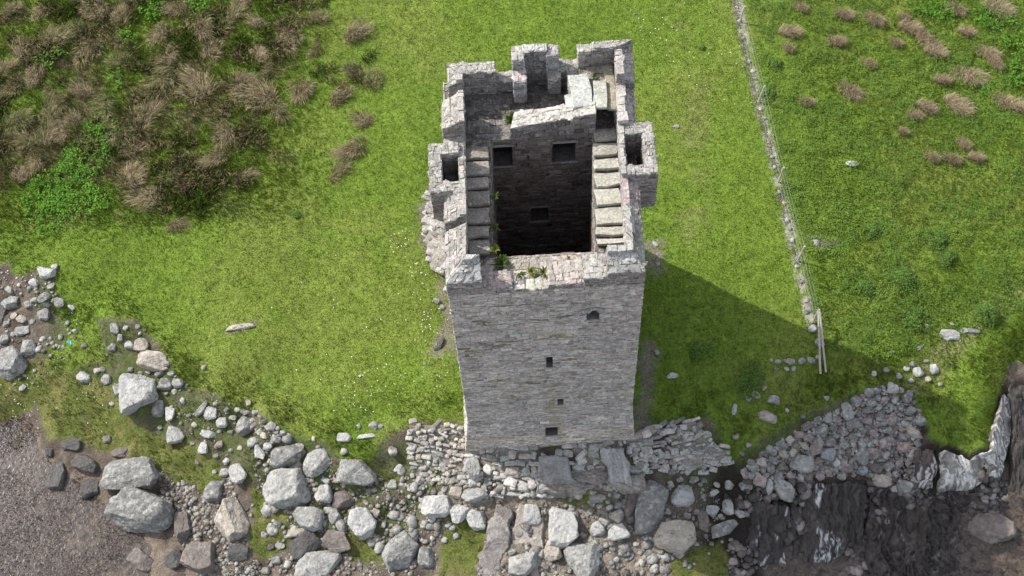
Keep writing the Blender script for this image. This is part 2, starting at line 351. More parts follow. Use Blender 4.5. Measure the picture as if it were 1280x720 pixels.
def core(mb, q, col=(.10, .095, .085), holes=(), depth=.5, back=(.02, .02, .02)):
    """flat mortar wall behind the stones with real recesses at the holes"""
    q = [np.asarray(p, float) for p in q]
    Ul = (np.linalg.norm(q[1]-q[0])+np.linalg.norm(q[2]-q[3]))/2; Vl = (np.linalg.norm(q[3]-q[0])+np.linalg.norm(q[2]-q[1]))/2
    n = np.cross(q[1]-q[0], q[3]-q[0]); n /= np.linalg.norm(n)+1e-9
    us = sorted({0, Ul, *[h[0] for h in holes], *[h[1] for h in holes]}); vs = sorted({0, Vl, *[h[2] for h in holes], *[h[3] for h in holes]})
    for i in range(len(us)-1):
        for j in range(len(vs)-1):
            cu, cv = (us[i]+us[i+1])/2, (vs[j]+vs[j+1])/2
            if any(h[0] < cu < h[1] and h[2] < cv < h[3] for h in holes): continue
            mb.add([quadp(q, a/Ul, b/Vl) for a, b in ((us[i], vs[j]), (us[i+1], vs[j]), (us[i+1], vs[j+1]), (us[i], vs[j+1]))], [(0, 1, 2, 3)], col)
    return n, Ul, Vl
def recess(q, hole, depth, n, Ul, Vl, name, parent, mat, col=(.16, .15, .14)):
    """a window as a part: four reveal faces, sill and lintel stones and a back plate coloured dark as shade"""
    q = [np.asarray(p, float) for p in q]; a, b, c, d = hole; mb = MB()
    O = [quadp(q, s/Ul, t/Vl) for s, t in ((a, c), (b, c), (b, d), (a, d))]; I = [p-n*depth for p in O]
    for k in range(4):
        k2 = (k+1) % 4; mb.add([O[k2], O[k], I[k], I[k2]], [(0, 1, 2, 3)], col)
    mb.add(I, [(0, 1, 2, 3)], (.03, .028, .026))  # near-black plate stands in for the unlit interior
    up = (O[3]-O[0])/np.linalg.norm(O[3]-O[0]); al = (O[1]-O[0])/np.linalg.norm(O[1]-O[0])
    for base, hh in ((O[0]-up*.07, .07), (O[3]+up*.0, .09)):
        p0 = base-al*.1-n*.02; p1 = base+al*(b-a+.1)-n*.02
        vv = [p0, p1, p1+up*hh, p0+up*hh]; vv += [p+n*.075 for p in vv]
        mb.add(vv, [(4, 5, 6, 7), (0, 1, 5, 4), (3, 2, 6, 7), (0, 3, 7, 4), (1, 2, 6, 5)], (.33, .32, .3))
    return mb.build(name, mat, parent)
def block(mb, base, top, ch=.12, ln=(.2, .5), col=(.3, .29, .28), cope=(.42, .41, .385), cope_ln=(.12, .3), cope_ch=.4, sides=(1, 1, 1, 1), prot=.03, rag=.03):
    """a piece of wall: base and top are 4 corners anticlockwise from above, laid stone by stone"""
    base = [np.asarray(p, float) for p in base]; top = [np.asarray(p, float) for p in top]
    for k in range(4):
        k2 = (k+1) % 4; q = [base[k], base[k2], top[k2], top[k]]
        core(mb, q, tuple(np.array(col)*.5))
        if sides[k]: masonry(mb, q, ch, ln, prot, col, rag=rag)
    core(mb, top, tuple(np.array(cope)*.7)); masonry(mb, top, cope_ch*.8, cope_ln, .04, cope, .14, rag=.04)
    A_ = np.linalg.norm(np.cross(top[1]-top[0], top[3]-top[0]))
    for _ in range(int(A_*26)):
        c_ = quadp(top, rng.uniform(.02, .98), rng.uniform(.04, .96)); s_ = rng.uniform(.05, .15); V_, f_ = RB[rng.integers(10)]; a_ = rng.uniform(0, 6.28); ca, sa = math.cos(a_), math.sin(a_)
        P_ = V_*[s_*1.4, s_, s_*.55]; P_ = np.stack([P_[:, 0]*ca-P_[:, 1]*sa, P_[:, 0]*sa+P_[:, 1]*ca, P_[:, 2]], 1)+c_
        mb.add(P_, f_, np.clip(np.array(cope)*rng.uniform(.65, 1.2), .03, .6))
def rect(x0, x1, y0, y1, z): return [(x0, y0, z), (x1, y0, z), (x1, y1, z), (x0, y1, z)]

tower = empty('stone_tower', (0, 0, 0))
tag(tower, 'roofless square grey stone tower house with battlements standing above the rocky shore', 'tower')
WZT = 13.4   # wall walk level
lv = [(0, -3.92, 3.62, 3.98, -5.05, 5.6), (2.3, -3.66, 3.42, 3.86, -4.72, 5.35), (6.3, -3.68, 3.43, 3.87, -4.62, 5.27), (WZT, -3.74, 3.44, 3.88, -4.5, 5.2)]
lv = [(-1.0, -4.0, 3.7, 4.05, -5.2, 5.7)]+lv
def corners(l): z, xl, xf, xr, yf, yb = l; return [np.array(p) for p in ((xl, yf, z), (xf, yf, z), (xr, yb, z), (xl+.12, yb, z))]
def wall_tint(c, p):
    x, y, z = p
    if y < -4.3:
        s = float(fbm(x*1.2, z*2.6, 141)); c = c*(1+.35*(float(fbm(x*.35, z*.5, 131))-.5))
        if z < 12.6 and s > .60 and z > 4 and x < 1.5 and rng.random() < .4: c = c*.5*np.array([1.05, 1.0, .7])     # mossy dark stones in lines
        if abs(x-.05) < .38 and .8 < z < 5.6 and rng.random() < .8: c = c*np.array([.86, .82, .72])
        if z > 12.9: c = c*1.0
        if z < 1.2: c = c*np.array([1.02, .99, .93])
    return c
inner = dict(xl0=-2.10, xl1=-1.88, xr0=1.78, xr1=2.16, y0=-3.02, y1=2.3)
# windows of the front wall: (x0,x1,z0,z1)
wins = [(1.4, 1.88, 10.9, 11.68, 1), (-.19, .07, 7.1, 8.1, 0), (.23, .49, 3.55, 4.2, 0), (-.46, .08, .85, 1.6, 0)]
names = ('front', 'right', 'rear', 'left')
for k in range(4):
    mb = MB()
    for a, b in zip(lv[:-1], lv[1:]):
        ca, cb = corners(a), corners(b); q = [ca[k], ca[(k+1) % 4], cb[(k+1) % 4], cb[k]]; holes = []
        if k == 0:
            Vl = np.linalg.norm(q[3]-q[0])
            for (x0, x1, z0, z1, _) in wins:
                if a[0] <= z0 < b[0]: holes.append((x0-ca[0][0], x1-ca[0][0], (z0-a[0])/(b[0]-a[0])*Vl, (z1-a[0])/(b[0]-a[0])*Vl))
        n, Ul, Vl = core(mb, q, (.26, .245, .225), holes=holes)
        masonry(mb, q, .105 if k == 0 else .13, (.16, .5), .026, (.415, .385, .352), .15, holes, rag=.035, tint=wall_tint)
        if k == 0:
            for h in holes:
                wo = recess(q, h, .6, n, Ul, Vl, 'window', tower, M_WALL)
                if h[1]-h[0] > .5 and a[0] > 7: wo['label'] = 'small arched window high on the front wall'
    mb.build('outer_wall', M_WALL, tower)
# arch head over the upper right window
mb = MB(); x0, x1, z1 = 1.4, 1.88, 11.68; xc = 1.64
for i in range(9):
    a0 = math.pi*i/9; a1 = math.pi*(i+.9)/9; P = []
    for r in (.24, .38):
        for a in (a0, a1): P.append((xc-r*math.cos(a), -4.56, z1-.06+r*math.sin(a)*.75))
    P = [P[0], P[1], P[3], P[2]]; P2 = [(p[0], p[1]-.06, p[2]) for p in P]
    mb.add(P+P2, [(4, 5, 6, 7), (0, 1, 5, 4), (2, 3, 7, 6), (0, 3, 7, 4), (1, 2, 6, 5)], np.array([.32, .31, .29])*rng.uniform(.8, 1.15))
for xa, xb in ((x0, x0+.17), (x1, x1-.17)):   # corner stones that round the head of the opening
    P = [(xa, -4.5, z1+.02), (xa, -4.5, z1-.26), (xb, -4.5, z1+.02)]; P += [(p[0], -4.60, p[2]) for p in P]; mb.add(P, [(3, 4, 5), (1, 2, 5, 4), (0, 1, 4, 3)], (.3, .29, .27))
mb.build('window_arch', M_WALL, tower)

# inner walls of the open shaft
z0, z1 = 2.0, WZT
I = inner
ic = lambda z: [np.array(p, float) for p in ((I['xl0'], I['y0'], z), (I['xr0'], I['y0'], z), (I['xr1'], I['y1'], z), (I['xl1'], I['y1'], z))]
b_, t_ = ic(z0), ic(z1)
for k in range(4):
    mb = MB(); k2 = (k+1) % 4
    q = [b_[k2], b_[k], t_[k], t_[k2]]
    holes = [(.08, .82, 9.55, 10.95), (2.42, 3.33, 9.6, 10.95), (1.5, 2.2, 5.2, 6.3)] if k == 2 else ([(2.2, 2.9, 3., 4.4)] if k == 1 else [])
    if k == 2: q = [b_[3], b_[2], t_[2], t_[3]]
    if k == 2:
        # faces towards the front of the tower
        pass
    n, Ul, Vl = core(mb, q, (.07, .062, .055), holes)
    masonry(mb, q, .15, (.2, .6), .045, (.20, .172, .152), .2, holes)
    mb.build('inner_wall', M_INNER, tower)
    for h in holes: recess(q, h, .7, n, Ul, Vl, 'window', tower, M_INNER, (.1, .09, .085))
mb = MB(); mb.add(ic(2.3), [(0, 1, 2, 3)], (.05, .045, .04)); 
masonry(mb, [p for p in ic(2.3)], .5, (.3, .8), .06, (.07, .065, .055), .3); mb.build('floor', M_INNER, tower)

# top of the walls (mortar bed under the walk)
def bed(name, pts, z, col=(.17, .16, .145)):
    mb = MB(); p = [(x, y, z) for x, y in pts]; mb.add(p, [tuple(range(len(p)))], col)
    masonry(mb, p if len(p) == 4 else p[:4], .3, (.2, .5), .03, np.array(col)*1.35, .2); return mb.build(name, M_COPE, tower)
bed('wall_walk', [(-3.7, -4.48), (3.42, -4.48), (1.78+.02, -3.02), (-2.08, -3.02)], WZT, (.25, .22, .19))
bed('wall_walk', [(-3.7, -4.48), (-2.08, -3.02), (-1.88, 2.3), (-3.6, 2.3)], WZT, (.09, .08, .07))
bed('wall_walk', [(1.78, -3.02), (3.42, -4.48), (3.72, 2.3), (2.16, 2.3)], WZT, (.09, .08, .07))
bed('wall_walk', [(-3.6, 2.3), (3.72, 2.3), (3.86, 5.15), (-3.6, 5.15)], WZT-.05, (.11, .1, .09))
# stepped paving slabs of the side walks
def slab(mb, x0, x1, y0, y1, z, th, col, tilt=0., ang=0., rag=.03):
    n = 5; P = []
    for (a, b) in ((x0, y0), ((x0+x1)/2, y0), (x1, y0), (x1, (y0+y1)/2), (x1, y1), ((x0+x1)/2, y1), (x0, y1), (x0, (y0+y1)/2)):
        P.append([a+rng.normal(0, rag), b+rng.normal(0, rag), z+tilt*((b-y0)/(y1-y0)-.5)])
    P = np.array(P); c = P.mean(0)
    ca, sa = math.cos(ang), math.sin(ang); D = P-c; P = c+np.stack([D[:, 0]*ca-D[:, 1]*sa, D[:, 0]*sa+D[:, 1]*ca, D[:, 2]], 1)
    lo = P-[0, 0, th]; mid = P.copy(); up = c+(P-c)*np.array([.95, .95, 1]); mid[:, 2] -= .025
    ctr = up.mean(0)+[0, 0, rng.uniform(0, .02)]
    V = np.vstack([lo, mid, up, [ctr]]); f = []
    for k in range(8):
        k2 = (k+1) % 8; f += [(k, k2, 8+k2, 8+k), (8+k, 8+k2, 16+k2, 16+k), (16+k, 16+k2, 24)]
    mb.add(V, f, col)
y = -2.95
ys = [-2.95, -2.2, -1.55, -.75, 0, .65, 1.35, 2.05]
for a, b in zip(ys[:-1], ys[1:]):
    mb = MB(); c = np.array([.25, .225, .195])*rng.uniform(.8, 1.15); slab(mb, -2.93, -2.02+.03*a, a, b-.08, WZT+.16, .15, c, -.11); mb.build('walk_slab', M_COPE, tower)
    for k in range(2):
        pass
ys = [-2.85, -2.45, -1.95, -1.1, -.25, .5, 1.15, 1.85, 2.55]
for a, b in zip(ys[:-1], ys[1:]):
    mb = MB(); c = np.array([.33, .315, .27])*rng.uniform(.85, 1.12); slab(mb, 2.02+.06*a, 2.98+.03*a, a, b-.08, WZT+.16, .15, c, -.12); mb.build('walk_slab', M_COPE, tower)

# parapets and merlons ------------------------------------------------
PARAPET = (.255, .233, .215); PALE = (.30, .283, .258)
def merlon(pts_in, pts_out, zb, zi, zo, cap=.2, sides=(1, 1, 1, 1), cope=PALE, name='merlon', zi2=None, ln=(.2, .5)):
    """piece of parapet between an inner line and an outer line, coping sloping outwards"""
    i0, i1 = [np.array(p, float) for p in pts_in]; o0, o1 = [np.array(p, float) for p in pts_out]; mb = MB()
    zi2 = zi if zi2 is None else zi2
    P = lambda p, z: (p[0], p[1], z)
    base = [P(i0, zb), P(i1, zb), P(o1, zb), P(o0, zb)]; top = [P(i0, zi), P(i1, zi2), P(o1, zo+zi2-zi), P(o0, zo)]
    a = np.cross(np.append(i1-i0, 0), np.append(o0-i0, 0))[2]
    if a < 0: base = [base[1], base[0], base[3], base[2]]; top = [top[1], top[0], top[3], top[2]]
    block(mb, base, top, col=PARAPET, cope=cope, cope_ch=.32, cope_ln=(.15, .45), sides=sides)
    if cap:   # row of cap stones on the inner edge, coloured paler for its sunlit strip
        t0, t1 = np.array(P(i0, zi)), np.array(P(i1, zi2)); L_ = np.linalg.norm(t1-t0); d = (t1-t0)/L_; o = np.append(o0-i0, 0); o /= np.linalg.norm(o)
        s = 0
        while s < L_-.05:
            l = min(rng.uniform(.18, .45), L_-s); h = rng.uniform(.05, .1); w_ = cap*rng.uniform(.85, 1.2)
            p = [t0+d*(s+.01)-o*.03, t0+d*(s+l-.01)-o*.03, t0+d*(s+l-.01)+o*w_, t0+d*(s+.01)+o*w_]
            V = [x+jit(.012)+[0, 0, -.12] for x in p]+[x+jit(.015)+[0, 0, h] for x in p]
            mb.add(V, [(4, 5, 6, 7), (0, 1, 5, 4), (1, 2, 6, 5), (2, 3, 7, 6), (3, 0, 4, 7)], np.array(cope)*rng.uniform(.9, 1.25)); s += l
    return mb.build(name, M_COPE, tower)
# left side (outer x -3.72, inner x -2.98), front to back
lo = lambda y: (-3.75+.01*(y+4.5), y); li = lambda y: (-3.0+.02*(y+4.5), y)
merlon([li(-3.7), li(-2.35)], [lo(-4.5), lo(-2.35)], WZT, 14.85, 14.3)
merlon([li(-2.35), li(-1.95)], [lo(-2.35), lo(-1.95)], WZT, 13.75, 13.6, 0, name='parapet')
merlon([li(-1.95), li(-.5)], [lo(-1.95), lo(-.5)], WZT, 14.85, 14.3)
merlon([li(-.5), li(1.4)], [(-3.1, -.5), (-3.1, 1.4)], WZT, 14.55, 14.5, 0, name='parapet')
merlon([li(1.4), li(2.3)], [lo(1.4), lo(2.3)], WZT, 13.8, 13.65, 0, name='parapet')
merlon([li(2.3), li(3.72)], [lo(2.35), lo(3.55)], WZT, 14.8, 14.3)
merlon([li(3.72), li(4.15)], [(-3.45, 3.72), (-3.45, 4.15)], WZT, 13.95, 13.8, 0, name='parapet')
merlon([li(4.15), li(4.55)], [(-3.38, 4.15), (-3.38, 5.12)], WZT, 14.85, 14.6)
# front
merlon([(-2.98, -3.72), (-2.52, -3.72)], [(-3.75, -4.5), (-2.5, -4.5)], WZT, 14.85, 14.3, cope=(.34, .33, .31))
merlon([(-2.5, -3.8), (-1.4, -3.8)], [(-2.5, -4.5), (-1.4, -4.5)], WZT, 13.75, 13.7, 0, name='parapet', cope=(.29, .24, .22))
merlon([(-1.4, -3.9), (-.95, -3.9)], [(-1.4, -4.5), (-.95, -4.5)], WZT, 13.6, 13.58, 0, name='parapet')
merlon([(-.95, -4.05), (-.05, -4.05)], [(-.95, -4.5), (-.05, -4.5)], WZT, 13.52, 13.5, 0, name='parapet', cope=(.42, .4, .33))
merlon([(-.05, -3.55), (1.25, -3.55)], [(-.05, -4.5), (1.25, -4.5)], WZT, 13.78, 13.66, 0, name='parapet', cope=(.34, .30, .265), zi2=13.85)
merlon([(1.25, -3.5), (2.12, -3.5)], [(1.25, -4.5), (2.08, -4.5)], WZT, 14.05, 14.02, 0, cope=(.33, .315, .29), ln=(.2, .4))
merlon([(2.12, -3.7), (3.05, -3.7)], [(2.08, -4.5), (3.42, -4.5)], WZT, 14.85, 14.32, cope=(.34, .33, .31))
# right side
ro = lambda y: (3.62+.042*y, y); ri = lambda y: (3.13+.035*y-.15, y)
merlon([ri(-3.7), ri(-1.9)], [ro(-4.5), ro(-1.9)], WZT, 14.85, 14.35, .3)
merlon([ri(-1.9), ri(-.6)], [ro(-1.9), ro(-.6)], WZT, 14.62, 14.2, .22, cope=(.32, .27, .25))
merlon([ri(-.6), ri(1.65)], [(3.13, -.6), (3.2, 1.65)], WZT, 14.8, 14.75, .14, name='parapet')
merlon([ri(1.65), ri(3.45)], [ro(1.65), ro(3.45)], WZT, 15.0, 14.5, .28, cope=(.33, .3, .28))
merlon([ri(3.45), ri(4.6)], [ro(3.45), ro(5.2)], WZT, 15.55, 15.0, .28, cope=(.33, .3, .28))
# rear, left to right
merlon([(-2.9, 4.55), (-1.53, 4.55)], [(-3.4, 5.12), (-1.53, 5.12)], WZT, 14.8, 14.72, 0)
merlon([(-1.53, 4.6), (-.82, 4.6)], [(-1.53, 5.15), (-.82, 5.15)], WZT, 14.05, 13.95, 0, name='parapet')
mb = MB(); block(mb, rect(-.82, -.36, 3.95, 4.5, WZT), rect(-.82, -.36, 3.95, 4.5, 14.85), cope=(.42, .36, .34)); block(mb, rect(-.82, -.4, 4.5, 5.2, WZT), rect(-.82, -.4, 4.5, 5.2, 15.45), cope=PALE)
block(mb, rect(-.4, .5, 4.88, 5.2, 13.0), rect(-.4, .5, 4.88, 5.2, 15.5), ch=.16, col=(.2, .19, .18), cope_ln=(.06, .16), prot=.05); block(mb, rect(.5, .95, 4.75, 5.2, WZT), rect(.5, .95, 4.75, 5.2, 15.35), cope=(.3, .27, .27))
block(mb, rect(.55, 1.0, 4.35, 4.75, WZT), rect(.55, 1.0, 4.35, 4.75, 14.35), cope=PALE)
mb.build('merlon', M_COPE, tower)['label'] = 'tall recessed merlon in the middle of the rear parapet'
merlon([(.95, 4.65), (1.74, 4.65)], [(.95, 5.2), (1.74, 5.2)], WZT, 14.42, 14.4, 0)
merlon([(1.74, 4.72), (2.3, 4.72)], [(1.74, 5.2), (2.3, 5.2)], WZT, 15.45, 15.3, .12)
merlon([(2.3, 4.72), (3.2, 4.72)], [(2.3, 5.2), (3.86, 5.2)], WZT, 15.62, 15.4, .14)
# wall between shaft and rear walk, its top rising to the right
mb = MB()
block(mb, [(-1.1, 2.3, WZT), (2.2, 2.3, WZT), (2.2, 2.86, WZT), (-.9, 3.0, WZT)], [(-1.06, 2.3, 14.12), (2.2, 2.3, 14.72), (2.2, 2.86, 14.72), (-.85, 3.0, 14.2)], ch=.14, col=(.2, .18, .17), cope=(.42, .39, .35), cope_ln=(.3, .7), cope_ch=.3)
mb.build('gable_wall', M_COPE, tower)
# roof slabs over the stair head and the doorway below them
mb = MB(); block(mb, [(1.3, 2.86, WZT-.05), (2.16, 2.86, WZT-.05), (2.16, 4.6, WZT-.05), (1.3, 4.6, WZT-.05)], [(1.3, 2.86, 14.5), (2.16, 2.86, 14.5), (2.16, 4.6, 14.5), (1.3, 4.6, 14.5)], cope=(.2, .18, .15)); mb.build('stair_wall', M_COPE, tower)
for (x0, x1, y0, y1, z, c, a) in ((1.36, 2.1, 2.68, 4.15, 14.78, (.38, .385, .35), .03), (2.2, 2.72, 2.6, 3.85, 14.74, (.37, .37, .32), -.04), (2.72, 3.08, 2.6, 4.7, 14.6, (.3, .27, .2), 0), (1.1, 1.42, 2.75, 3.3, 14.68, (.5, .48, .44), .1), (2.05, 3.0, 3.8, 4.7, 14.55, (.22, .2, .17), 0)):
    mb = MB(); slab(mb, x0, x1, y0, y1, z, .14, c, .08, a, .04); mb.build('roof_slab', M_COPE, tower)
mb = MB()
for x0, x1, c in ((2.16, 2.22, .14), (3.02, 3.12, .2)): block(mb, rect(x0, x1, 2.55, 4.5, WZT), rect(x0, x1, 2.55, 4.5, 14.5), col=(c, c, c), cope=(.2, .2, .2))
mb.add([(2.22, 4.3, 13.2), (3.02, 4.3, 13.2), (3.02, 4.3, 14.6), (2.22, 4.3, 14.6)], [(0, 1, 2, 3)], (.03, .03, .03))  # near-black sheet paints the shade inside the doorway
mb.build('doorway', M_INNER, tower)
# bartizans: open stone boxes carried out on both side walls
def bartizan(x_out, x_in, y0, y1, zt, zb, th, hollow_x, lab):
    mb = MB(); s = 1 if x_out > 0 else -1
    X0, X1 = sorted((x_out, x_in)); W_ = abs(x_out-hollow_x[0])
    ins = .25
    def bx(a0, a1, b0, b1, cope=PALE, cl=(.1, .25)):
        block(mb, rect(a0, a1, b0, b1, zb+.35), rect(a0, a1, b0, b1, zt), col=PARAPET, cope=cope, cope_ln=cl, cope_ch=.22, ch=.11)
    bx(X0, X1, y1-.48, y1); bx(X0, X1, y0, y0+.4)
    if s < 0: bx(X0, hollow_x[0], y0+.4, y1-.48, cl=(.08, .2))
    else: bx(hollow_x[0], X1, y0+.4, y1-.48, cl=(.08, .2))
    # floor of the hollow and tapering corbelled foot
    mb.add(rect(X0+.05, X1-.02, y0+.1, y1-.1, zb+.6), [(0, 1, 2, 3)], (.09, .08, .07))
    xo = x_out-s*ins
    XA, XB = sorted((xo, x_in))
    block(mb, rect(XA, XB, y0+.25, y1-.25, zb-.25), rect(X0, X1, y0, y1, zb+.35), col=(.24, .23, .225), ch=.11)
    o = mb.build('bartizan', M_COPE, tower); o['label'] = lab
bartizan(-4.2, -3.1, -.78, 1.38, 14.7, 12.5, .4, (-3.78,), 'open stone box projecting from the left wall')
bartizan(4.28, 3.12, -.62, 1.68, 14.8, 12.3, .4, (3.88,), 'open stone box projecting from the right wall')

# ------------------------------------------------------------------ rocks
def add_rock(px, py, w, h, ang=0, tone='pale', label=None, group='shore boulders lying loose above the tide line', name='boulder', flat=.62, up=.25, seed=None, sub=None, dz=0, mat=None, kind=None):
    S = .0368; sx = w*S/2*1.06; sy = h*S/2*1.02; sz = max(.05, min(sx, sy)*flat*1.25)
    p = G(px, py, sz*up); big = max(w, h); sub = sub or (5 if big > 40 else 4 if big > 17 else 3 if big > 9 else 2)
    seed = seed or int(px*7+py*13); r = random.Random(seed)
    base = {'pale': (.25, .245, .23), 'white': (.36, .355, .34), 'grey': (.18, .175, .165), 'tan': (.33, .29, .24), 'brown': (.15, .125, .11), 'dark': (.065, .06, .056), 'pink': (.29, .22, .2), 'blue': (.24, .25, .26), 'mauve': (.215, .175, .17)}[tone]
    base = np.array(base)*r.uniform(.88, 1.12)
    V, f = rock_arr(sub, seed, (sx, sy, sz), rough=.05 if big > 16 else .035)
    a = math.radians(ang); ca, sa = math.cos(a), math.sin(a)
    V = np.stack([V[:, 0]*ca-V[:, 1]*sa, V[:, 0]*sa+V[:, 1]*ca, V[:, 2]], 1)
    mb = MB(); mb.add(V, f, base); o = mb.build(name, mat or (M_WET if tone in ('dark', 'brown') else M_ROCK))
    o.location = (p[0], p[1], p[2]+sz*up+dz)
    cat = 'boulder' if big > 17 else 'stone'
    if kind: cat = kind
    o.name = cat
    tag(o, label, cat, group); return o
exec_rocks = []
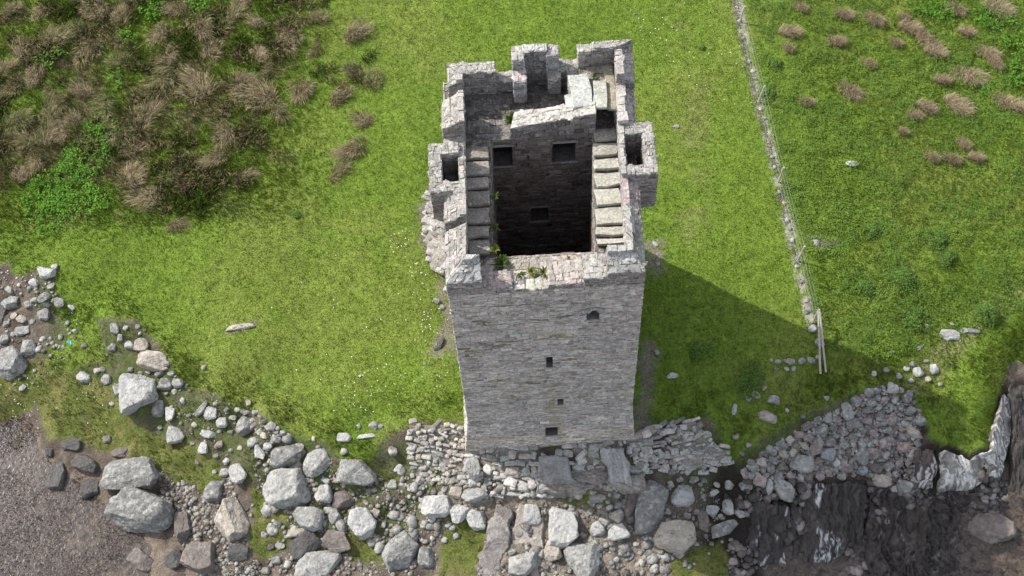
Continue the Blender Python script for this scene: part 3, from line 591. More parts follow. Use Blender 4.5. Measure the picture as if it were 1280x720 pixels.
BIG = [  # px, py, width, height, turn, tone, label
 (172,492,50,60,8,'white','large squarish white boulder on the green bank left of the tower'),
 (163,593,74,46,4,'grey','big flat-topped grey boulder with yellow lichen, upper one of the pair by the water'),
 (175,636,82,58,-5,'grey','largest dark grey boulder below the lichened boulder, at the edge of the brown water'),
 (287,648,40,58,20,'tan','tall rough tan boulder standing beside moss and gravel at lower left'),
 (359,610,62,50,5,'pale','biggest pale grey boulder in the middle of the left boulder field'),
 (440,590,54,34,-5,'pale','wide pale boulder with turf growing over its upper side'),
 (397,578,38,34,20,'pale','rounded triangular pale boulder between the turf-topped boulder and the biggest one'),
 (359,568,44,34,10,'grey','blocky grey boulder directly above the biggest pale boulder'),
 (454,654,40,40,0,'white','speckled white round boulder below the brown flat stone'),
 (500,689,46,42,35,'pale','angular pale block with a ridge, beside the bright moss at lower centre'),
 (399,706,58,36,8,'pale','pale and brown boulder cut by the bottom edge of the picture'),
 (422,678,40,30,-10,'brown','brown wet boulder above the pale boulder at the bottom edge'),
 (381,681,40,30,30,'dark','cracked dark boulder left of the brown wet boulder'),
 (430,624,32,24,15,'brown','brown flat-faced stone between two pale boulders'),
 (385,647,38,32,-20,'pale','pale pointed boulder below the biggest pale boulder'),
 (404,617,22,26,0,'white','small bright boulder touching the right side of the biggest pale boulder'),
 (417,646,18,22,20,'pale','narrow pale stone standing in dark moss left of the speckled round boulder'),
 (371,666,26,11,5,'tan','flat tan stone lying under the pale pointed boulder'),
 (545,631,36,30,0,'white','smooth oval white boulder in brown earth below the ruined wall'),
 (575,641,25,26,30,'white','white rock between the oval boulder and the broad white rock'),
 (596,650,28,24,-10,'white','broad white rock at the head of the long striped ledge'),
 (593,619,34,16,5,'pale','long flat pale stone under the rubble wall'),
 (570,616,17,16,0,'tan','rounded tan stone beside the long flat pale stone'),
 (590,583,22,32,10,'pale','upright pale block at the left foot of the tower'),
 (665,643,21,27,0,'white','upright white oval stone on the bare tan earth'),
 (702,661,46,52,-12,'white','large flat white boulder in the tan earth below the tower'),
 (729,696,44,48,-40,'pale','pale speckled block below and right of the large flat white boulder'),
 (689,689,26,28,0,'tan','rounded tan boulder between the flat white boulder and the speckled block'),
 (655,706,40,30,10,'pale','pale boulder on the bare rock at the bottom edge'),
 (747,660,18,20,0,'white','squarish small white boulder left of the egg-shaped boulder'),
 (773,665,27,22,10,'white','egg-shaped boulder with a brown right end'),
 (782,633,15,23,0,'pale','upright pale stone touching the grooved slab'),
 (772,646,20,16,30,'tan','tan stone left of the grooved slab'),
 (811,634,40,74,-24,'grey','long grooved grey boulder lying slantwise under the ruined wall'),
 (793,622,15,58,-32,'brown','narrow brown rock leaning along the long grooved boulder'),
 (853,619,28,30,0,'white','square pale block just right of the long grooved boulder'),
 (845,669,48,46,-20,'tan','large tan angular boulder beside the bright lichen'),
 (880,652,15,32,8,'brown','tall thin brown stone right of the large tan boulder'),
 (890,637,17,16,-30,'white','small bright stone right of the square pale block'),
 (911,634,16,21,0,'white','bright four-sided stone next to the black rock'),
 (925,643,13,11,0,'pale','small pale cobble at the edge of the black rock'),
 (906,662,37,20,20,'grey','flat dark grey slab with a white tip above the bright lichen'),
 (950,603,17,19,-20,'pink','pinkish stone at the left end of the cobble bank'),
 (961,608,12,22,-15,'white','upright white stone beside the pinkish one'),
 (980,613,28,26,-30,'pale','pale blue-grey boulder at the top of the black rock'),
 (1003,580,33,26,5,'pale','largest pale block lying on the cobble bank'),
 (1036,568,21,19,0,'blue','bluish flat stone right of the largest block on the cobble bank'),
 (1046,579,10,10,0,'white','small white stone below the bluish flat stone'),
 (1115,485,17,17,0,'pale','pale rounded stone at the top of the cobble bank'),
 (1078,588,13,16,0,'blue','blue-grey egg of rock low on the cobble bank'),
 (1130,560,20,16,0,'pink','reddish rounded stone at the right end of the cobble bank'),
 (1148,466,14,16,10,'white','white stone on the grass above the cobble bank'),
 (1168,461,12,16,0,'white','white stone at the foot of the green bump on the right'),
 (1187,419,27,15,-5,'white','pale outcropping rock in the grass slope at right'),
 (1213,414,26,9,-5,'grey','flat dark rock next to the pale outcropping rock at right'),
 (1065,205,19,10,-10,'white','lone pale stone in the leafy field right of the fence'),
 (845,158,10,6,0,'pale','lone small stone in the lawn right of the tower top'),
 (841,469,17,8,5,'white','lone white stone on the shaded grass right of the tower'),
 (300,409,36,10,8,'tan','long flat stone sunk in the lawn left of the tower'),
 (549,431,9,24,-25,'dark','narrow dark slit in the bare patch left of the tower, shaped as a dark rock'),  # dark rock stands in for a dark slit in the ground
 (15,452,36,48,20,'grey','big smooth grey boulder at the left edge of the picture'),
 (3,392,12,42,0,'dark','dark rock cut off by the left edge of the picture'),
 (13,378,30,21,-5,'pale','pale wedge-shaped boulder near the left edge'),
 (57,341,28,20,-15,'white','bright boulder at the top of the left stone spill'),
 (68,334,11,10,0,'white','small bright stone against the topmost left boulder'),
 (54,394,18,21,0,'pale','square pale stone at the right side of the left stone spill'),
 (27,413,24,17,0,'pale','flat pale block above the big smooth grey boulder'),
 (35,434,20,22,0,'pale','cracked pale stone right of the big smooth grey boulder'),
 (49,436,10,10,0,'white','small round white stone at the edge of the left turf'),
 (106,471,20,17,-25,'white','white stone on the green turf left of the large white boulder'),
 (133,473,14,15,-30,'pale','pale leaning stone left of the large white boulder'),
 (190,450,48,26,-15,'tan','broad flat tan rock in the bank above the large white boulder'),
 (177,432,20,20,0,'tan','stepped tan rock at the top of the eroded bank'),
 (143,411,13,16,0,'pale','oval stone in the dark eroded hollow of the bank'),
 (206,480,20,17,0,'grey','grey stone touching the large white boulder'),
 (222,479,15,13,0,'pale','pale stone at the lawn edge right of the large white boulder'),
 (198,510,16,24,0,'grey','grey upright stone at the lower right of the large white boulder'),
 (213,517,14,21,10,'white','white upright stone right of the grey upright one'),
 (221,544,25,30,5,'white','bright white angular boulder below the large squarish one'),
 (252,511,10,26,-42,'grey','long narrow grey stone lying diagonally in the green bank'),
 (264,517,16,18,-10,'white','white stone just right of the long narrow one'),
 (277,528,14,14,0,'white','round white stone in the green bank'),
 (260,543,20,11,-25,'white','flat white stone pointing down right in the green bank'),
 (254,560,12,20,-10,'white','upright white stone below the flat one in the green bank'),
 (274,555,11,10,0,'pink','small reddish stone in the green bank'),
 (307,532,24,28,-5,'grey','grey pointed stone at the lawn edge'),
 (324,565,13,27,20,'white','leaning white stone left of the blocky grey boulder'),
 (317,552,17,12,25,'pale','long pale stone left of the leaning white stone'),
 (297,592,21,28,25,'white','white tilted boulder on the yellow-green turf'),
 (281,591,13,12,0,'pale','pale stone left of the white tilted boulder'),
 (267,613,25,28,0,'grey','pinkish grey boulder above the tall tan boulder'),
 (228,658,20,42,10,'brown','flat brown upright rock between the dark boulders at lower left'),
 (248,698,40,44,0,'brown','flat dark brown rock at the bottom edge at lower left'),
 (72,597,30,44,10,'dark','wet dark boulder in the brown water at left'),
 (113,612,26,26,0,'dark','dark wet rock between the water and the lichened boulder'),
 (108,580,36,26,-30,'dark','jagged dark rock above the water beside the turf'),
 (150,566,28,16,0,'brown','flat brown rock touching the upper side of the lichened boulder'),
 (133,549,13,12,0,'brown','small brown rock at the turf edge left of the lichened boulder'),
 (62,566,13,13,0,'dark','small dark wet rock in the brown pool at left'),
 (430,547,18,13,0,'white','pale curved stone at the lawn edge below the lawn'),
 (491,563,12,16,0,'grey','upright grey stone between turf and ruined wall'),
 (499,586,13,13,0,'white','round white stone left of the ruined wall foot'),
 (516,559,12,12,0,'white','bright stone set in the left ruined wall'),
 (490,605,12,13,0,'white','round white stone on brown earth below the ruined wall'),
 (533,696,24,26,0,'grey','grey flat stone beside the bright moss at the bottom'),
 (958,520,26,18,-20,'tan','flat curved stone in the shaded grass right of the ruined wall'),
 (918,512,6,17,-15,'white','thin upright white stone in the shaded grass'),
 (1238,664,50,54,40,'brown','large brown boulder in the dark water at lower right'),
 (92,640,34,22,30,'dark','low dark rock awash in the brown water left of the two big boulders'),
 (135,690,30,24,10,'dark','dark wet rock in the water below the largest dark grey boulder'),
 (176,700,36,28,-20,'brown','brown wet rock in the bottom-left water near the bottom edge'),
 (218,700,24,26,15,'dark','dark rock at the water edge left of the flat dark brown rock'),
 (90,555,26,20,-10,'dark','dark rock under the turf edge at the pool'),
 (300,690,30,24,10,'dark','dark wet rock between the flat dark brown rock and the mossy strip'),
 (1270,700,50,36,0,'brown','brown boulder in the lower right corner'),
]
SM = {}
SM['small stones among the boulders at the left edge'] = ('small stone in the loose spill of stones at the left edge', [(42,353,14,12),(35,381,10,12),(27,399,14,12),(5,424,14,14),(55,372,13,20),(74,379,15,16),(89,384,8,12),(85,404,9,9),(18,395,11,10),(12,362,13,9),(8,405,10,9),(64,358,12,9),(44,374,9,8),(105,432,9,7),(16,418,8,7),(59,381,10,8),(40,402,9,8)])
SM['small stones in the eroded bank'] = ('small stone in the eroded bank around the broad flat tan rock', [(150,422,10,10),(161,432,12,14),(140,434,11,12),(122,463,11,8),(128,462,9,8),(163,462,9,7),(148,486,14,18),(157,410,7,8),(172,408,8,7),(185,465,8,6),(208,455,9,8),(214,467,10,8),(218,490,8,9),(140,505,8,7),(200,534,8,8),(255,459,8,7),(28,485,10,8),(175,467,9,7),(199,466,14,9)])
SM['small stones of the green bank'] = ('small pale stone scattered on the green bank below the lawn', [(228,500,7,7),(236,520,7,6),(243,531,8,7),(270,505,8,7),(283,512,9,8),(291,522,10,8),(297,512,9,7),(305,515,12,8),(310,503,8,10),(319,515,9,8),(288,540,8,7),(270,570,7,6),(283,577,9,10),(241,554,7,6),(330,545,10,12),(339,532,13,14),(318,532,14,9),(345,548,13,10),(335,558,12,11),(325,541,10,9),(341,577,14,12),(353,541,9,8),(334,588,9,8),(369,584,18,12),(407,600,12,9),(385,600,12,9),(392,548,6,8),(467,532,12,12),(449,532,6,9),(476,533,7,7),(459,545,26,6),(376,560,12,12),(420,600,9,12),(411,632,8,7),(347,655,10,8),(350,683,14,10),(330,668,9,8),(345,700,12,10),(470,640,11,14),(480,655,6,11),(486,622,8,8),(497,634,7,7),(513,611,8,7),(474,600,7,7),(300,560,8,7),(288,563,7,6),(246,578,8,7),(268,590,7,6)])
SM['small stones below the tower'] = ('small stone in the brown earth below the tower', [(680,640,8,7),(640,660,7,7),(729,669,9,10),(755,651,14,10),(720,645,9,8),(738,640,8,7),(762,634,9,8),(800,665,9,8),(822,677,10,7),(795,680,8,7),(812,690,9,8),(780,690,14,11),(770,700,9,7),(760,680,6,6),(797,706,8,7),(835,640,9,8),(868,600,13,10),(850,600,9,8),(838,605,10,9),(880,600,9,8),(896,606,9,8),(912,606,12,13),(930,607,12,13),(938,595,9,10),(893,616,12,9),(870,640,9,8),(900,645,8,8),(858,645,10,8),(835,650,7,7),(560,600,9,8),(555,612,8,8),(527,610,9,8),(603,635,8,7),(610,604,12,9),(624,610,14,10),(640,606,12,10),(655,612,10,8),(770,620,10,9),(760,610,12,8),(640,690,10,8),(675,660,8,7),(565,660,9,7),(556,675,8,8),(610,600,10,8)])
SM['stones of the line along the fence'] = ('small pale stone in the line under the wire fence', [(921,9,7,6),(924,26,6,6),(929,48,6,6),(937,76,6,6),(941,89,7,6),(944,98,6,6),(951,136,7,7),(955,148,6,6),(961,178,5,5),(965,196,6,6),(968,209,6,6),(974,240,6,6),(980,254,6,7),(984,275,7,9),(987,286,8,7),(991,300,6,9),(996,333,7,6),(1002,352,6,6),(1008,376,7,6),(1010,388,12,7),(1016,411,11,13),(1024,428,12,16)])
SM['stones in the shaded grass'] = ('grey stone in the row across the shaded grass below the fence end', [(964,450,5,5),(972,452,9,6),(982,451,6,7),(988,452,11,10),(1002,451,10,9),(1013,450,13,9),(983,461,7,7),(992,461,7,8),(970,461,7,6),(1022,447,8,7),(1033,497,8,7),(930,493,7,6),(945,494,14,9),(967,500,16,14),(935,498,7,9),(920,545,8,9),(936,556,9,7),(927,567,8,7),(984,513,7,7),(955,485,9,6),(1004,520,8,7)])
SM['stones on the right grass slope'] = ('small stone at the top of the shore below the right grass slope', [(1133,461,9,8),(1141,455,9,8),(1124,470,9,9),(1115,440,8,6),(1158,452,7,6),(1160,474,8,8),(1108,462,9,8),(1139,476,8,7),(1118,500,9,12),(1093,467,7,8),(1150,435,10,6),(1160,408,9,6),(1175,480,9,6),(1020,303,12,9),(1190,405,6,5)])
SM['pale stones showing in the turf beside the tower'] = ('pale stone showing through the turf beside the tower wall', [(819,305,5,10),(817,322,6,9),(822,330,7,6),(840,34,5,4),(793,18,4,4),(846,38,4,4),(560,362,12,10),(546,376,9,10),(566,392,9,7),(552,384,8,8),(820,440,7,10),(531,455,4,5),(450,470,4,4)])
for (px, py, w_, h_, a_, t_, lab) in BIG: add_rock(px, py, w_, h_, a_, t_, lab, up=.22 if max(w_, h_) > 17 else .3)
_i = 0
for grp, (lab, L_) in SM.items():
    for (px, py, w_, h_) in L_:
        _i += 1; t_ = ('pale', 'white', 'grey', 'tan', 'pale', 'grey')[(_i*7) % 6] if 'shaded' not in grp else ('grey', 'tan', 'pale')[_i % 3]
        add_rock(px, py, w_, h_, (_i*37) % 90-45, t_, lab, grp, seed=_i+900)
# cobble bank : individual stones packed by dart throwing
BANKP = [(925,590),(960,560),(1010,530),(1060,505),(1100,482),(1135,488),(1152,520),(1150,560),(1155,600),(1120,615),(1085,595),(1000,598),(965,598),(935,612)]
bank_w = WP(BANKP); placed = [(b[0], b[1], max(b[2], b[3])/2*.9) for b in BIG]; rr_ = random.Random(5); nb = 0
def inpoly(P, x, y):
    c = False; n = len(P)
    for i in range(n):
        ax, ay = P[i]; bx, by = P[(i+1) % n]
        if (ay > y) != (by > y) and x < (bx-ax)*(y-ay)/(by-ay)+ax: c = not c
    return c
tries = 0
left_count = 165
cands = []
while tries < 30000:
    tries += 1; x = rr_.uniform(915, 1165); y = rr_.uniform(475, 625)
    if not inpoly(BANKP, x, y): continue
    rad = (rr_.choice([11, 9, 8.5, 7.5, 7, 6, 6]) if tries < 2500 else rr_.uniform(4, 6.5))*.95
    if any((x-a)**2+(y-b)**2 < ((rad+c)*.88)**2 for a, b, c in placed): continue
    placed.append((x, y, rad)); cands.append((x, y, rad))
cands.sort(key=lambda c: -c[2])
for k, (x, y, rad) in enumerate(cands[:max(0, left_count)]):
    add_rock(x, y, rad*2*rr_.uniform(.9, 1.25), rad*2*rr_.uniform(.75, 1.0), rr_.uniform(-90, 90), rr_.choice(['grey', 'mauve', 'mauve', 'grey', 'brown', 'pale', 'grey', 'tan', 'mauve']), 'grey or reddish cobble packed in the shaded stone bank between grass and black rock', 'cobbles of the stone bank', seed=3000+k, up=.3, flat=.62, kind='cobble')
    
# everything smaller: loose rubble and gravel nobody could count
def scatter(name, polys, n, smin, smax, cols, mat, avoid_land=True, zoff=.0, power=2.2, extra=None, thr=None):
    arr = [rock_arr(1, 70+k, (1, 1, .7), .03, 7) for k in range(8)]; Vs = []; Fs = []; Cs = []; n0 = 0; r = np.random.default_rng(abs(hash(name)) % 1 + len(name))
    for P in polys:
        x0, y0 = P.min(0); x1, y1 = P.max(0); m_ = int(n)
        x = r.uniform(x0, x1, m_); y = r.uniform(y0, y1, m_); ok = sdist(P, x, y) > 0
        if thr: ok &= fbm(x*.9, y*.9, 44) > thr
        if avoid_land: ok &= (land_w(x, y) < .35) & (moss_w(x, y) < .4)
        x = x[ok]; y = y[ok]; z = height(x, y)
        for i in range(len(x)):
            s = smin+(smax-smin)*r.random()**power; v, f = arr[r.integers(8)]; a = r.uniform(0, 6.28); ca, sa = math.cos(a), math.sin(a)
            q = v*np.array([s*r.uniform(.8, 1.5), s, s*r.uniform(.5, .9)]); q = np.stack([q[:, 0]*ca-q[:, 1]*sa, q[:, 0]*sa+q[:, 1]*ca, q[:, 2]], 1)+[x[i], y[i], z[i]+s*.2+zoff]
            c = np.array(cols[r.integers(len(cols))])*r.uniform(.7, 1.25)
            Vs.append(q); Fs.append(np.array(f)+n0); Cs.append(np.tile(c, (len(q), 1))); n0 += len(q)
    o = fast_mesh(name, np.concatenate(Vs), np.concatenate(Fs), 3, np.concatenate(Cs), mat); return o
greys = [(.30, .29, .28), (.22, .21, .20), (.38, .37, .35), (.26, .2, .18), (.16, .14, .13)]
tag(scatter('cobble_rubble', [bank_w], 5200, .04, .12, greys, M_ROCK), 'small cobbles filling the gaps of the shaded stone bank', 'rubble', kind='stuff')
darks = [(.05, .045, .04), (.09, .075, .065), (.14, .12, .11), (.03, .027, .025), (.2, .17, .16)]
tag(scatter('shore_gravel', [WP([(930,600),(1100,600),(1160,560),(1180,620),(1130,720),(900,730)]), WP([(1140,600),(1300,600),(1320,740),(1120,740)])], 3600, .04, .26, darks, M_WET, thr=.42), 'dark wet gravel and cobbles at the foot of the black rocks', 'gravel', kind='stuff')
tag(scatter('shingle', [WP([(200,560),(290,590),(300,650),(330,720),(260,740),(200,640)]), WP([(300,505),(380,560),(480,600),(520,600),(520,740),(340,740),(320,600)]), WP([(500,590),(620,600),(800,610),(890,600),(910,640),(860,740),(500,740)])], 7000, .02, .15, [(.17, .15, .13), (.22, .2, .175), (.12, .1, .085), (.25, .23, .2)], M_ROCK, power=6), 'fine shingle and stone chips between the shore boulders', 'shingle', kind='stuff')
tag(scatter('bank_rubble', [WP([(-20,330),(60,345),(100,400),(90,460),(20,490),(-30,470)]), WP([(110,400),(180,400),(240,480),(330,520),(350,570),(280,570),(220,530),(140,490)])], 800, .03, .14, [(.33, .32, .3), (.22, .21, .19), (.12, .1, .08)], M_ROCK, avoid_land=False, power=3, thr=.45), 'stone chips in the eroded left bank', 'rubble', kind='stuff')

tag(scatter('boulder_rubble', [WP([(330,540),(420,560),(560,600),(600,640),(540,720),(330,720),(300,620)]), WP([(600,610),(900,600),(930,660),(860,720),(640,720)])], 340, .09, .3, [(.26, .255, .235), (.2, .19, .17), (.13, .11, .095), (.3, .29, .27)], M_ROCK, avoid_land=False, power=1.6, thr=.47), 'broken angular stones wedged between the shore boulders', 'rubble', kind='stuff')

# ------------------------------------------------------------------ rock ledges
def ribbon(name, A, B, label, cols, amp=.18, nu=60, nv=40, seed=0, strata='v', mat=None, freq=7., step=.12, white=.0, white_c=(.5, .5, .5)):
    """ledge of layered bedrock between two lines A and B of (px, py, z); the layers run across ('v') or along ('u')"""
    A = np.array([un(*a) for a in A]); B = np.array([un(*b) for b in B])
    def along(P, t):
        d = np.concatenate([[0], np.cumsum(np.linalg.norm(np.diff(P, axis=0), axis=1))]); d /= d[-1]
        return np.stack([np.interp(t, d, P[:, k]) for k in range(3)], 1)
    u = np.linspace(0, 1, nu); v = np.linspace(0, 1, nv); a = along(A, u); b = along(B, u)
    P = a[:, None, :]*(1-v[None, :, None])+b[:, None, :]*v[None, :, None]
    L_ = np.linalg.norm(a[-1]-a[0])+.1; H_ = np.linalg.norm(a[nu//2]-b[nu//2]); U, Vv = np.meshgrid(u*L_, v*H_, indexing='ij')
    s, t = (U, Vv) if strata == 'v' else (Vv, U); s = s+(fbm(U*.8, Vv*.8, seed+40)-.5)*1.3+(fbm(U*3, Vv*3, seed+41)-.5)*.25; t = t+(fbm(U*1.3, Vv*1.3, seed+42)-.5)*1.2
    r1 = fbm(s*freq*.5+seed, t*.7+seed*3, seed, 4); r2 = fbm(s*freq*1.6, t*.6+7, seed+3, 3)
    q = np.floor(r1*7)/7*.6+r1*.4
    dz = (q-.5)*amp*2.2+(r2-.5)*amp*.6+(np.floor(fbm(U*1.4+3, Vv*1.4, seed+9)*9)/9-.5)*amp*1.8
    edge = np.minimum(np.minimum(u[:, None]*L_, (1-u[:, None])*L_), np.minimum(v[None, :]*H_, (1-v[None, :])*H_)); edge = edge+(fbm(U*2, Vv*2, seed+12)-.5)*.35
    dz = dz-.9*(1-sstep(0, .22, edge))
    P = P.copy(); P[..., 2] += dz; P[..., 0] += (fbm(U*1.5, Vv*1.5, seed+20)-.5)*.3*(1 if nu > 3 else 0); P[..., 1] += (fbm(U*1.5+9, Vv*1.5, seed+21)-.5)*.3
    c0, c1 = np.array(cols[0]), np.array(cols[1]); k = sstep(.35, .65, r2)[..., None]; col = c0*(1-k)+c1*k
    if white:
        wv = (sstep(1-white, 1-white+.06, fbm(s*2.2+5, t*.6, seed+31, 3))*sstep(.45, .58, fbm(s*16, t*3.2, seed+33, 3)))[..., None]; col = col*(1-wv)+np.array(white_c)*wv
    idx = (np.arange(nu-1)[:, None]*nv+np.arange(nv-1)[None, :]).ravel(); F_ = np.stack([idx, idx+nv, idx+nv+1, idx+1], 1)
    n0 = nu*nv; per = [i*nv for i in range(nu)]+[(nu-1)*nv+j for j in range(1, nv)]+[i*nv+nv-1 for i in range(nu-2, -1, -1)]+[j for j in range(nv-2, 0, -1)]
    V = P.reshape(-1, 3); lowp = V[per].copy(); lowp[:, 2] -= 1.3; V2 = np.vstack([V, lowp]); m_ = len(per)
    F2 = [[per[i], per[(i+1) % m_], n0+(i+1) % m_, n0+i] for i in range(m_)]; C2 = np.vstack([col.reshape(-1, 3), col.reshape(-1, 3)[per]])
    o = fast_mesh(name, V2, np.vstack([F_, F2]), 4, C2, mat or M_STRATA); tag(o, label, 'rock ledge', 'bedrock ledges of the shore'); return o
DK = ((.028, .023, .021), (.06, .05, .045))
ribbon('rock_ledge', [(903,612,-1.35),(955,622,-1.35),(992,628,-1.4)], [(893,722,-2.1),(940,712,-2.0),(985,706,-2.0)], 'black layered rock just right of the bright lichen patch', DK, seed=1, white=.38, amp=.2, nu=90)
ribbon('rock_ledge', [(998,598,-1.35),(1045,596,-1.35),(1090,600,-1.45)], [(1000,712,-2.1),(1045,706,-2.0),(1080,690,-2.0)], 'black upright-layered rock with white streaks below the cobble bank', DK, seed=2, white=.44, amp=.22, nu=110)
ribbon('rock_ledge', [(1176,556,-.35),(1212,571,-.35),(1238,553,-.35),(1246,515,-.35),(1252,484,-.4)], [(1174,612,-1.5),(1212,616,-1.6),(1252,600,-1.7),(1266,555,-1.6),(1272,496,-1.3)], 'curved white-streaked cliff ledge wrapping the green bump', ((.24, .225, .21), (.12, .105, .095)), seed=3, white=.6, white_c=(.55, .54, .52), amp=.07, nu=140)
ribbon('rock_ledge', [(1142,556,-.9),(1175,552,-.7)], [(1138,612,-1.7),(1174,612,-1.6)], 'brown and grey split rock between the cobble bank and the white-streaked ledge', ((.11, .085, .07), (.05, .042, .038)), seed=4, white=.45, amp=.16, freq=5)
ribbon('rock_ledge', [(1262,476,-.5),(1300,470,-.7)], [(1262,620,-2.0),(1300,620,-2.2)], 'dark rock right of the curved ledge at the right edge', DK, seed=5, white=.36)
ribbon('rock_ledge', [(668,584,-.15),(720,582,-.15),(806,574,-.15)], [(664,616,-.55),(720,620,-.6),(812,612,-.55)], 'grey brown rock footing the tower stands on', ((.30, .27, .24), (.20, .175, .155)), seed=6, strata='u', amp=.2, nu=110, nv=60, freq=6)
ribbon('rock_ledge', [(618,622,-.75),(646,630,-.8)], [(582,728,-1.5),(632,732,-1.6)], 'long striped grey rock running down to the bottom edge', ((.27, .25, .23), (.17, .15, .14)), seed=7, strata='u', amp=.10, nv=90, nu=40, freq=3)
ribbon('rock_ledge', [(646,622,-.95),(684,634,-1.0)], [(624,734,-1.7),(676,734,-1.7)], 'smooth tan rock beside the long striped one', ((.36, .32, .28), (.29, .25, .22)), seed=8, strata='u', amp=.05, nv=60, nu=40, freq=2)
ribbon('rock_ledge', [(668,566,.22),(712,566,.22)], [(676,602,-.1),(726,606,-.15)], 'flat blue-grey rock face under the middle of the tower', ((.27, .265, .26), (.22, .215, .21)), seed=9, strata='u', amp=.04, nv=24, nu=30, freq=2)
ribbon('rock_ledge', [(1082,602,-1.6),(1140,612,-1.7),(1200,620,-1.8)], [(1075,735,-2.0),(1140,735,-2.0),(1205,735,-2.05)], 'broad black jagged bedrock at the bottom between the streaked rock and the brown boulder', ((.022, .018, .016), (.05, .04, .034)), seed=12, white=.30, white_c=(.2, .18, .16), amp=.38, nu=130, nv=110, freq=5)
ribbon('rock_ledge', [(1180,614,-1.75),(1230,616,-1.8),(1300,620,-1.8)], [(1200,648,-2.1),(1240,640,-2.1),(1300,650,-2.1)], 'black wet rock step under the curved ledge at the right edge', ((.025, .02, .018), (.055, .045, .04)), seed=13, amp=.3, nu=80, nv=40, freq=4)
ribbon('rock_ledge', [(985,605,-1.5),(1003,604,-1.5)], [(980,722,-2.1),(1004,722,-2.15)], 'narrow black rib between the two streaked black rocks', DK, seed=14, white=.3, amp=.2, nu=30, nv=90)
# the pale fluted slab leaning against the tower foot
ribbon('leaning_slab', [(749,554,.6),(782,554,.55)], [(762,604,-.12),(797,604,-.18)], 'pale fluted slab leaning at the right foot of the tower', ((.42, .41, .40), (.3, .29, .28)), seed=10, amp=.06, nu=40, nv=30, freq=9)['group'] = 'bedrock ledges of the shore'

# ------------------------------------------------------------------ ruined walls
RA = [rock_arr(2, 400+k, (1, 1, 1), .04, 8, boxy=True) for k in range(14)]
def ruin(name, quads, label, ch, ln, col, prot=.08, cv=.22, skip=.12):
    mb = MB()
    for q in quads:
        q = [un(*p) for p in q]; core(mb, [p_-[0, 0, .03] for p_ in q], (.22, .20, .17)); Ul = np.linalg.norm(q[1]-q[0]); Vl = np.linalg.norm(q[3]-q[0]); v = 0.
        while v < Vl:
            h0 = ch*rng.uniform(.7, 1.35); u = -rng.uniform(0, ln[0])
            while u < Ul:
                l = rng.uniform(*ln)*(1.5 if rng.random() < .12 else 1)
                h = h0*rng.uniform(.6, 1.25)
                if rng.random() > skip:
                    a = quadp(q, (u+l/2)/Ul+rng.normal(0, .004), (v+h/2)/Vl+rng.normal(0, .012)); d = quadp(q, (u+l)/Ul, (v+h/2)/Vl)-quadp(q, u/Ul, (v+h/2)/Vl); ang = math.atan2(d[1], d[0])+rng.normal(0, .28); a = a+[0, rng.normal(0, .05), 0]
                    a[2] = max(a[2], hz(a[0], a[1])+.02)+rng.normal(0, prot*.35); V_, f_ = RA[rng.integers(14)]; ca, sa = math.cos(ang), math.sin(ang)
                    P_ = V_*[l*.66, h*.72, max(.08, h*.45)]; P_ = np.stack([P_[:, 0]*ca-P_[:, 1]*sa, P_[:, 0]*sa+P_[:, 1]*ca, P_[:, 2]], 1)+a
                    mb.add(P_, f_, np.clip(np.array(col)*(1+rng.normal(0, cv))*[1+rng.normal(0, .04), 1, 1+rng.normal(0, .04)], .05, .6))
                u += l
            v += h0
        for _ in range(int(Ul*Vl*5)):
            a = quadp(q, rng.uniform(0, 1), rng.uniform(0, 1)); a[2] = max(a[2], hz(a[0], a[1]))+prot*.8; V_, f_ = RA[rng.integers(14)]; ang = rng.uniform(0, 3.14); ca, sa = math.cos(ang), math.sin(ang); l = rng.uniform(.06, .2)
            P_ = V_*[l, l*.7, l*.6]; P_ = np.stack([P_[:, 0]*ca-P_[:, 1]*sa, P_[:, 0]*sa+P_[:, 1]*ca, P_[:, 2]], 1)+a; mb.add(P_, f_, np.clip(np.array(col)*rng.uniform(.6, 1.3), .05, .6))
    return tag(mb.build(name, M_COPE), label, 'ruined wall', 'ruined walls at the foot of the tower')
ruin('ruined_wall', [[(790,568,-.35),(903,563,-.35),(868,526,.0),(797,543,.0)], [(800,600,-1.45),(908,590,-1.45),(906,562,-.35),(788,569,-.35)]], 'thick ruined rubble wall running out from the right foot of the tower', .19, (.14, .6), (.30, .285, .262), .11)
ruin('ruined_wall', [[(510,562,-.45),(592,575,-.45),(588,531,.03),(512,531,.03)], [(520,606,-1.15),(596,612,-1.15),(592,575,-.45),(508,562,-.45)]], 'low ruined wall of flat stones left of the tower foot', .18, (.14, .5), (.28, .265, .235), .1)
ruin('ruined_wall', [[(592,624,-1.2),(684,622,-1.1),(680,594,-.45),(588,592,-.45)], [(586,594,-.45),(806,590,-.45),(804,546,.1),(584,556,.1)]], 'stretch of rubble under the left half of the tower footing', .34, (.25, .75), (.36, .34, .31), .1)
o = ruin('stone_buttress', [[(538,336,.1),(566,350,.3),(572,300,1.7),(530,286,.3)], [(530,286,.3),(572,300,1.7),(570,240,1.7),(534,244,.4)]], 'spread heap of pale stones against the left wall of the tower', .3, (.22, .6), (.30, .28, .255), .14)
tag(o, cat='buttress')

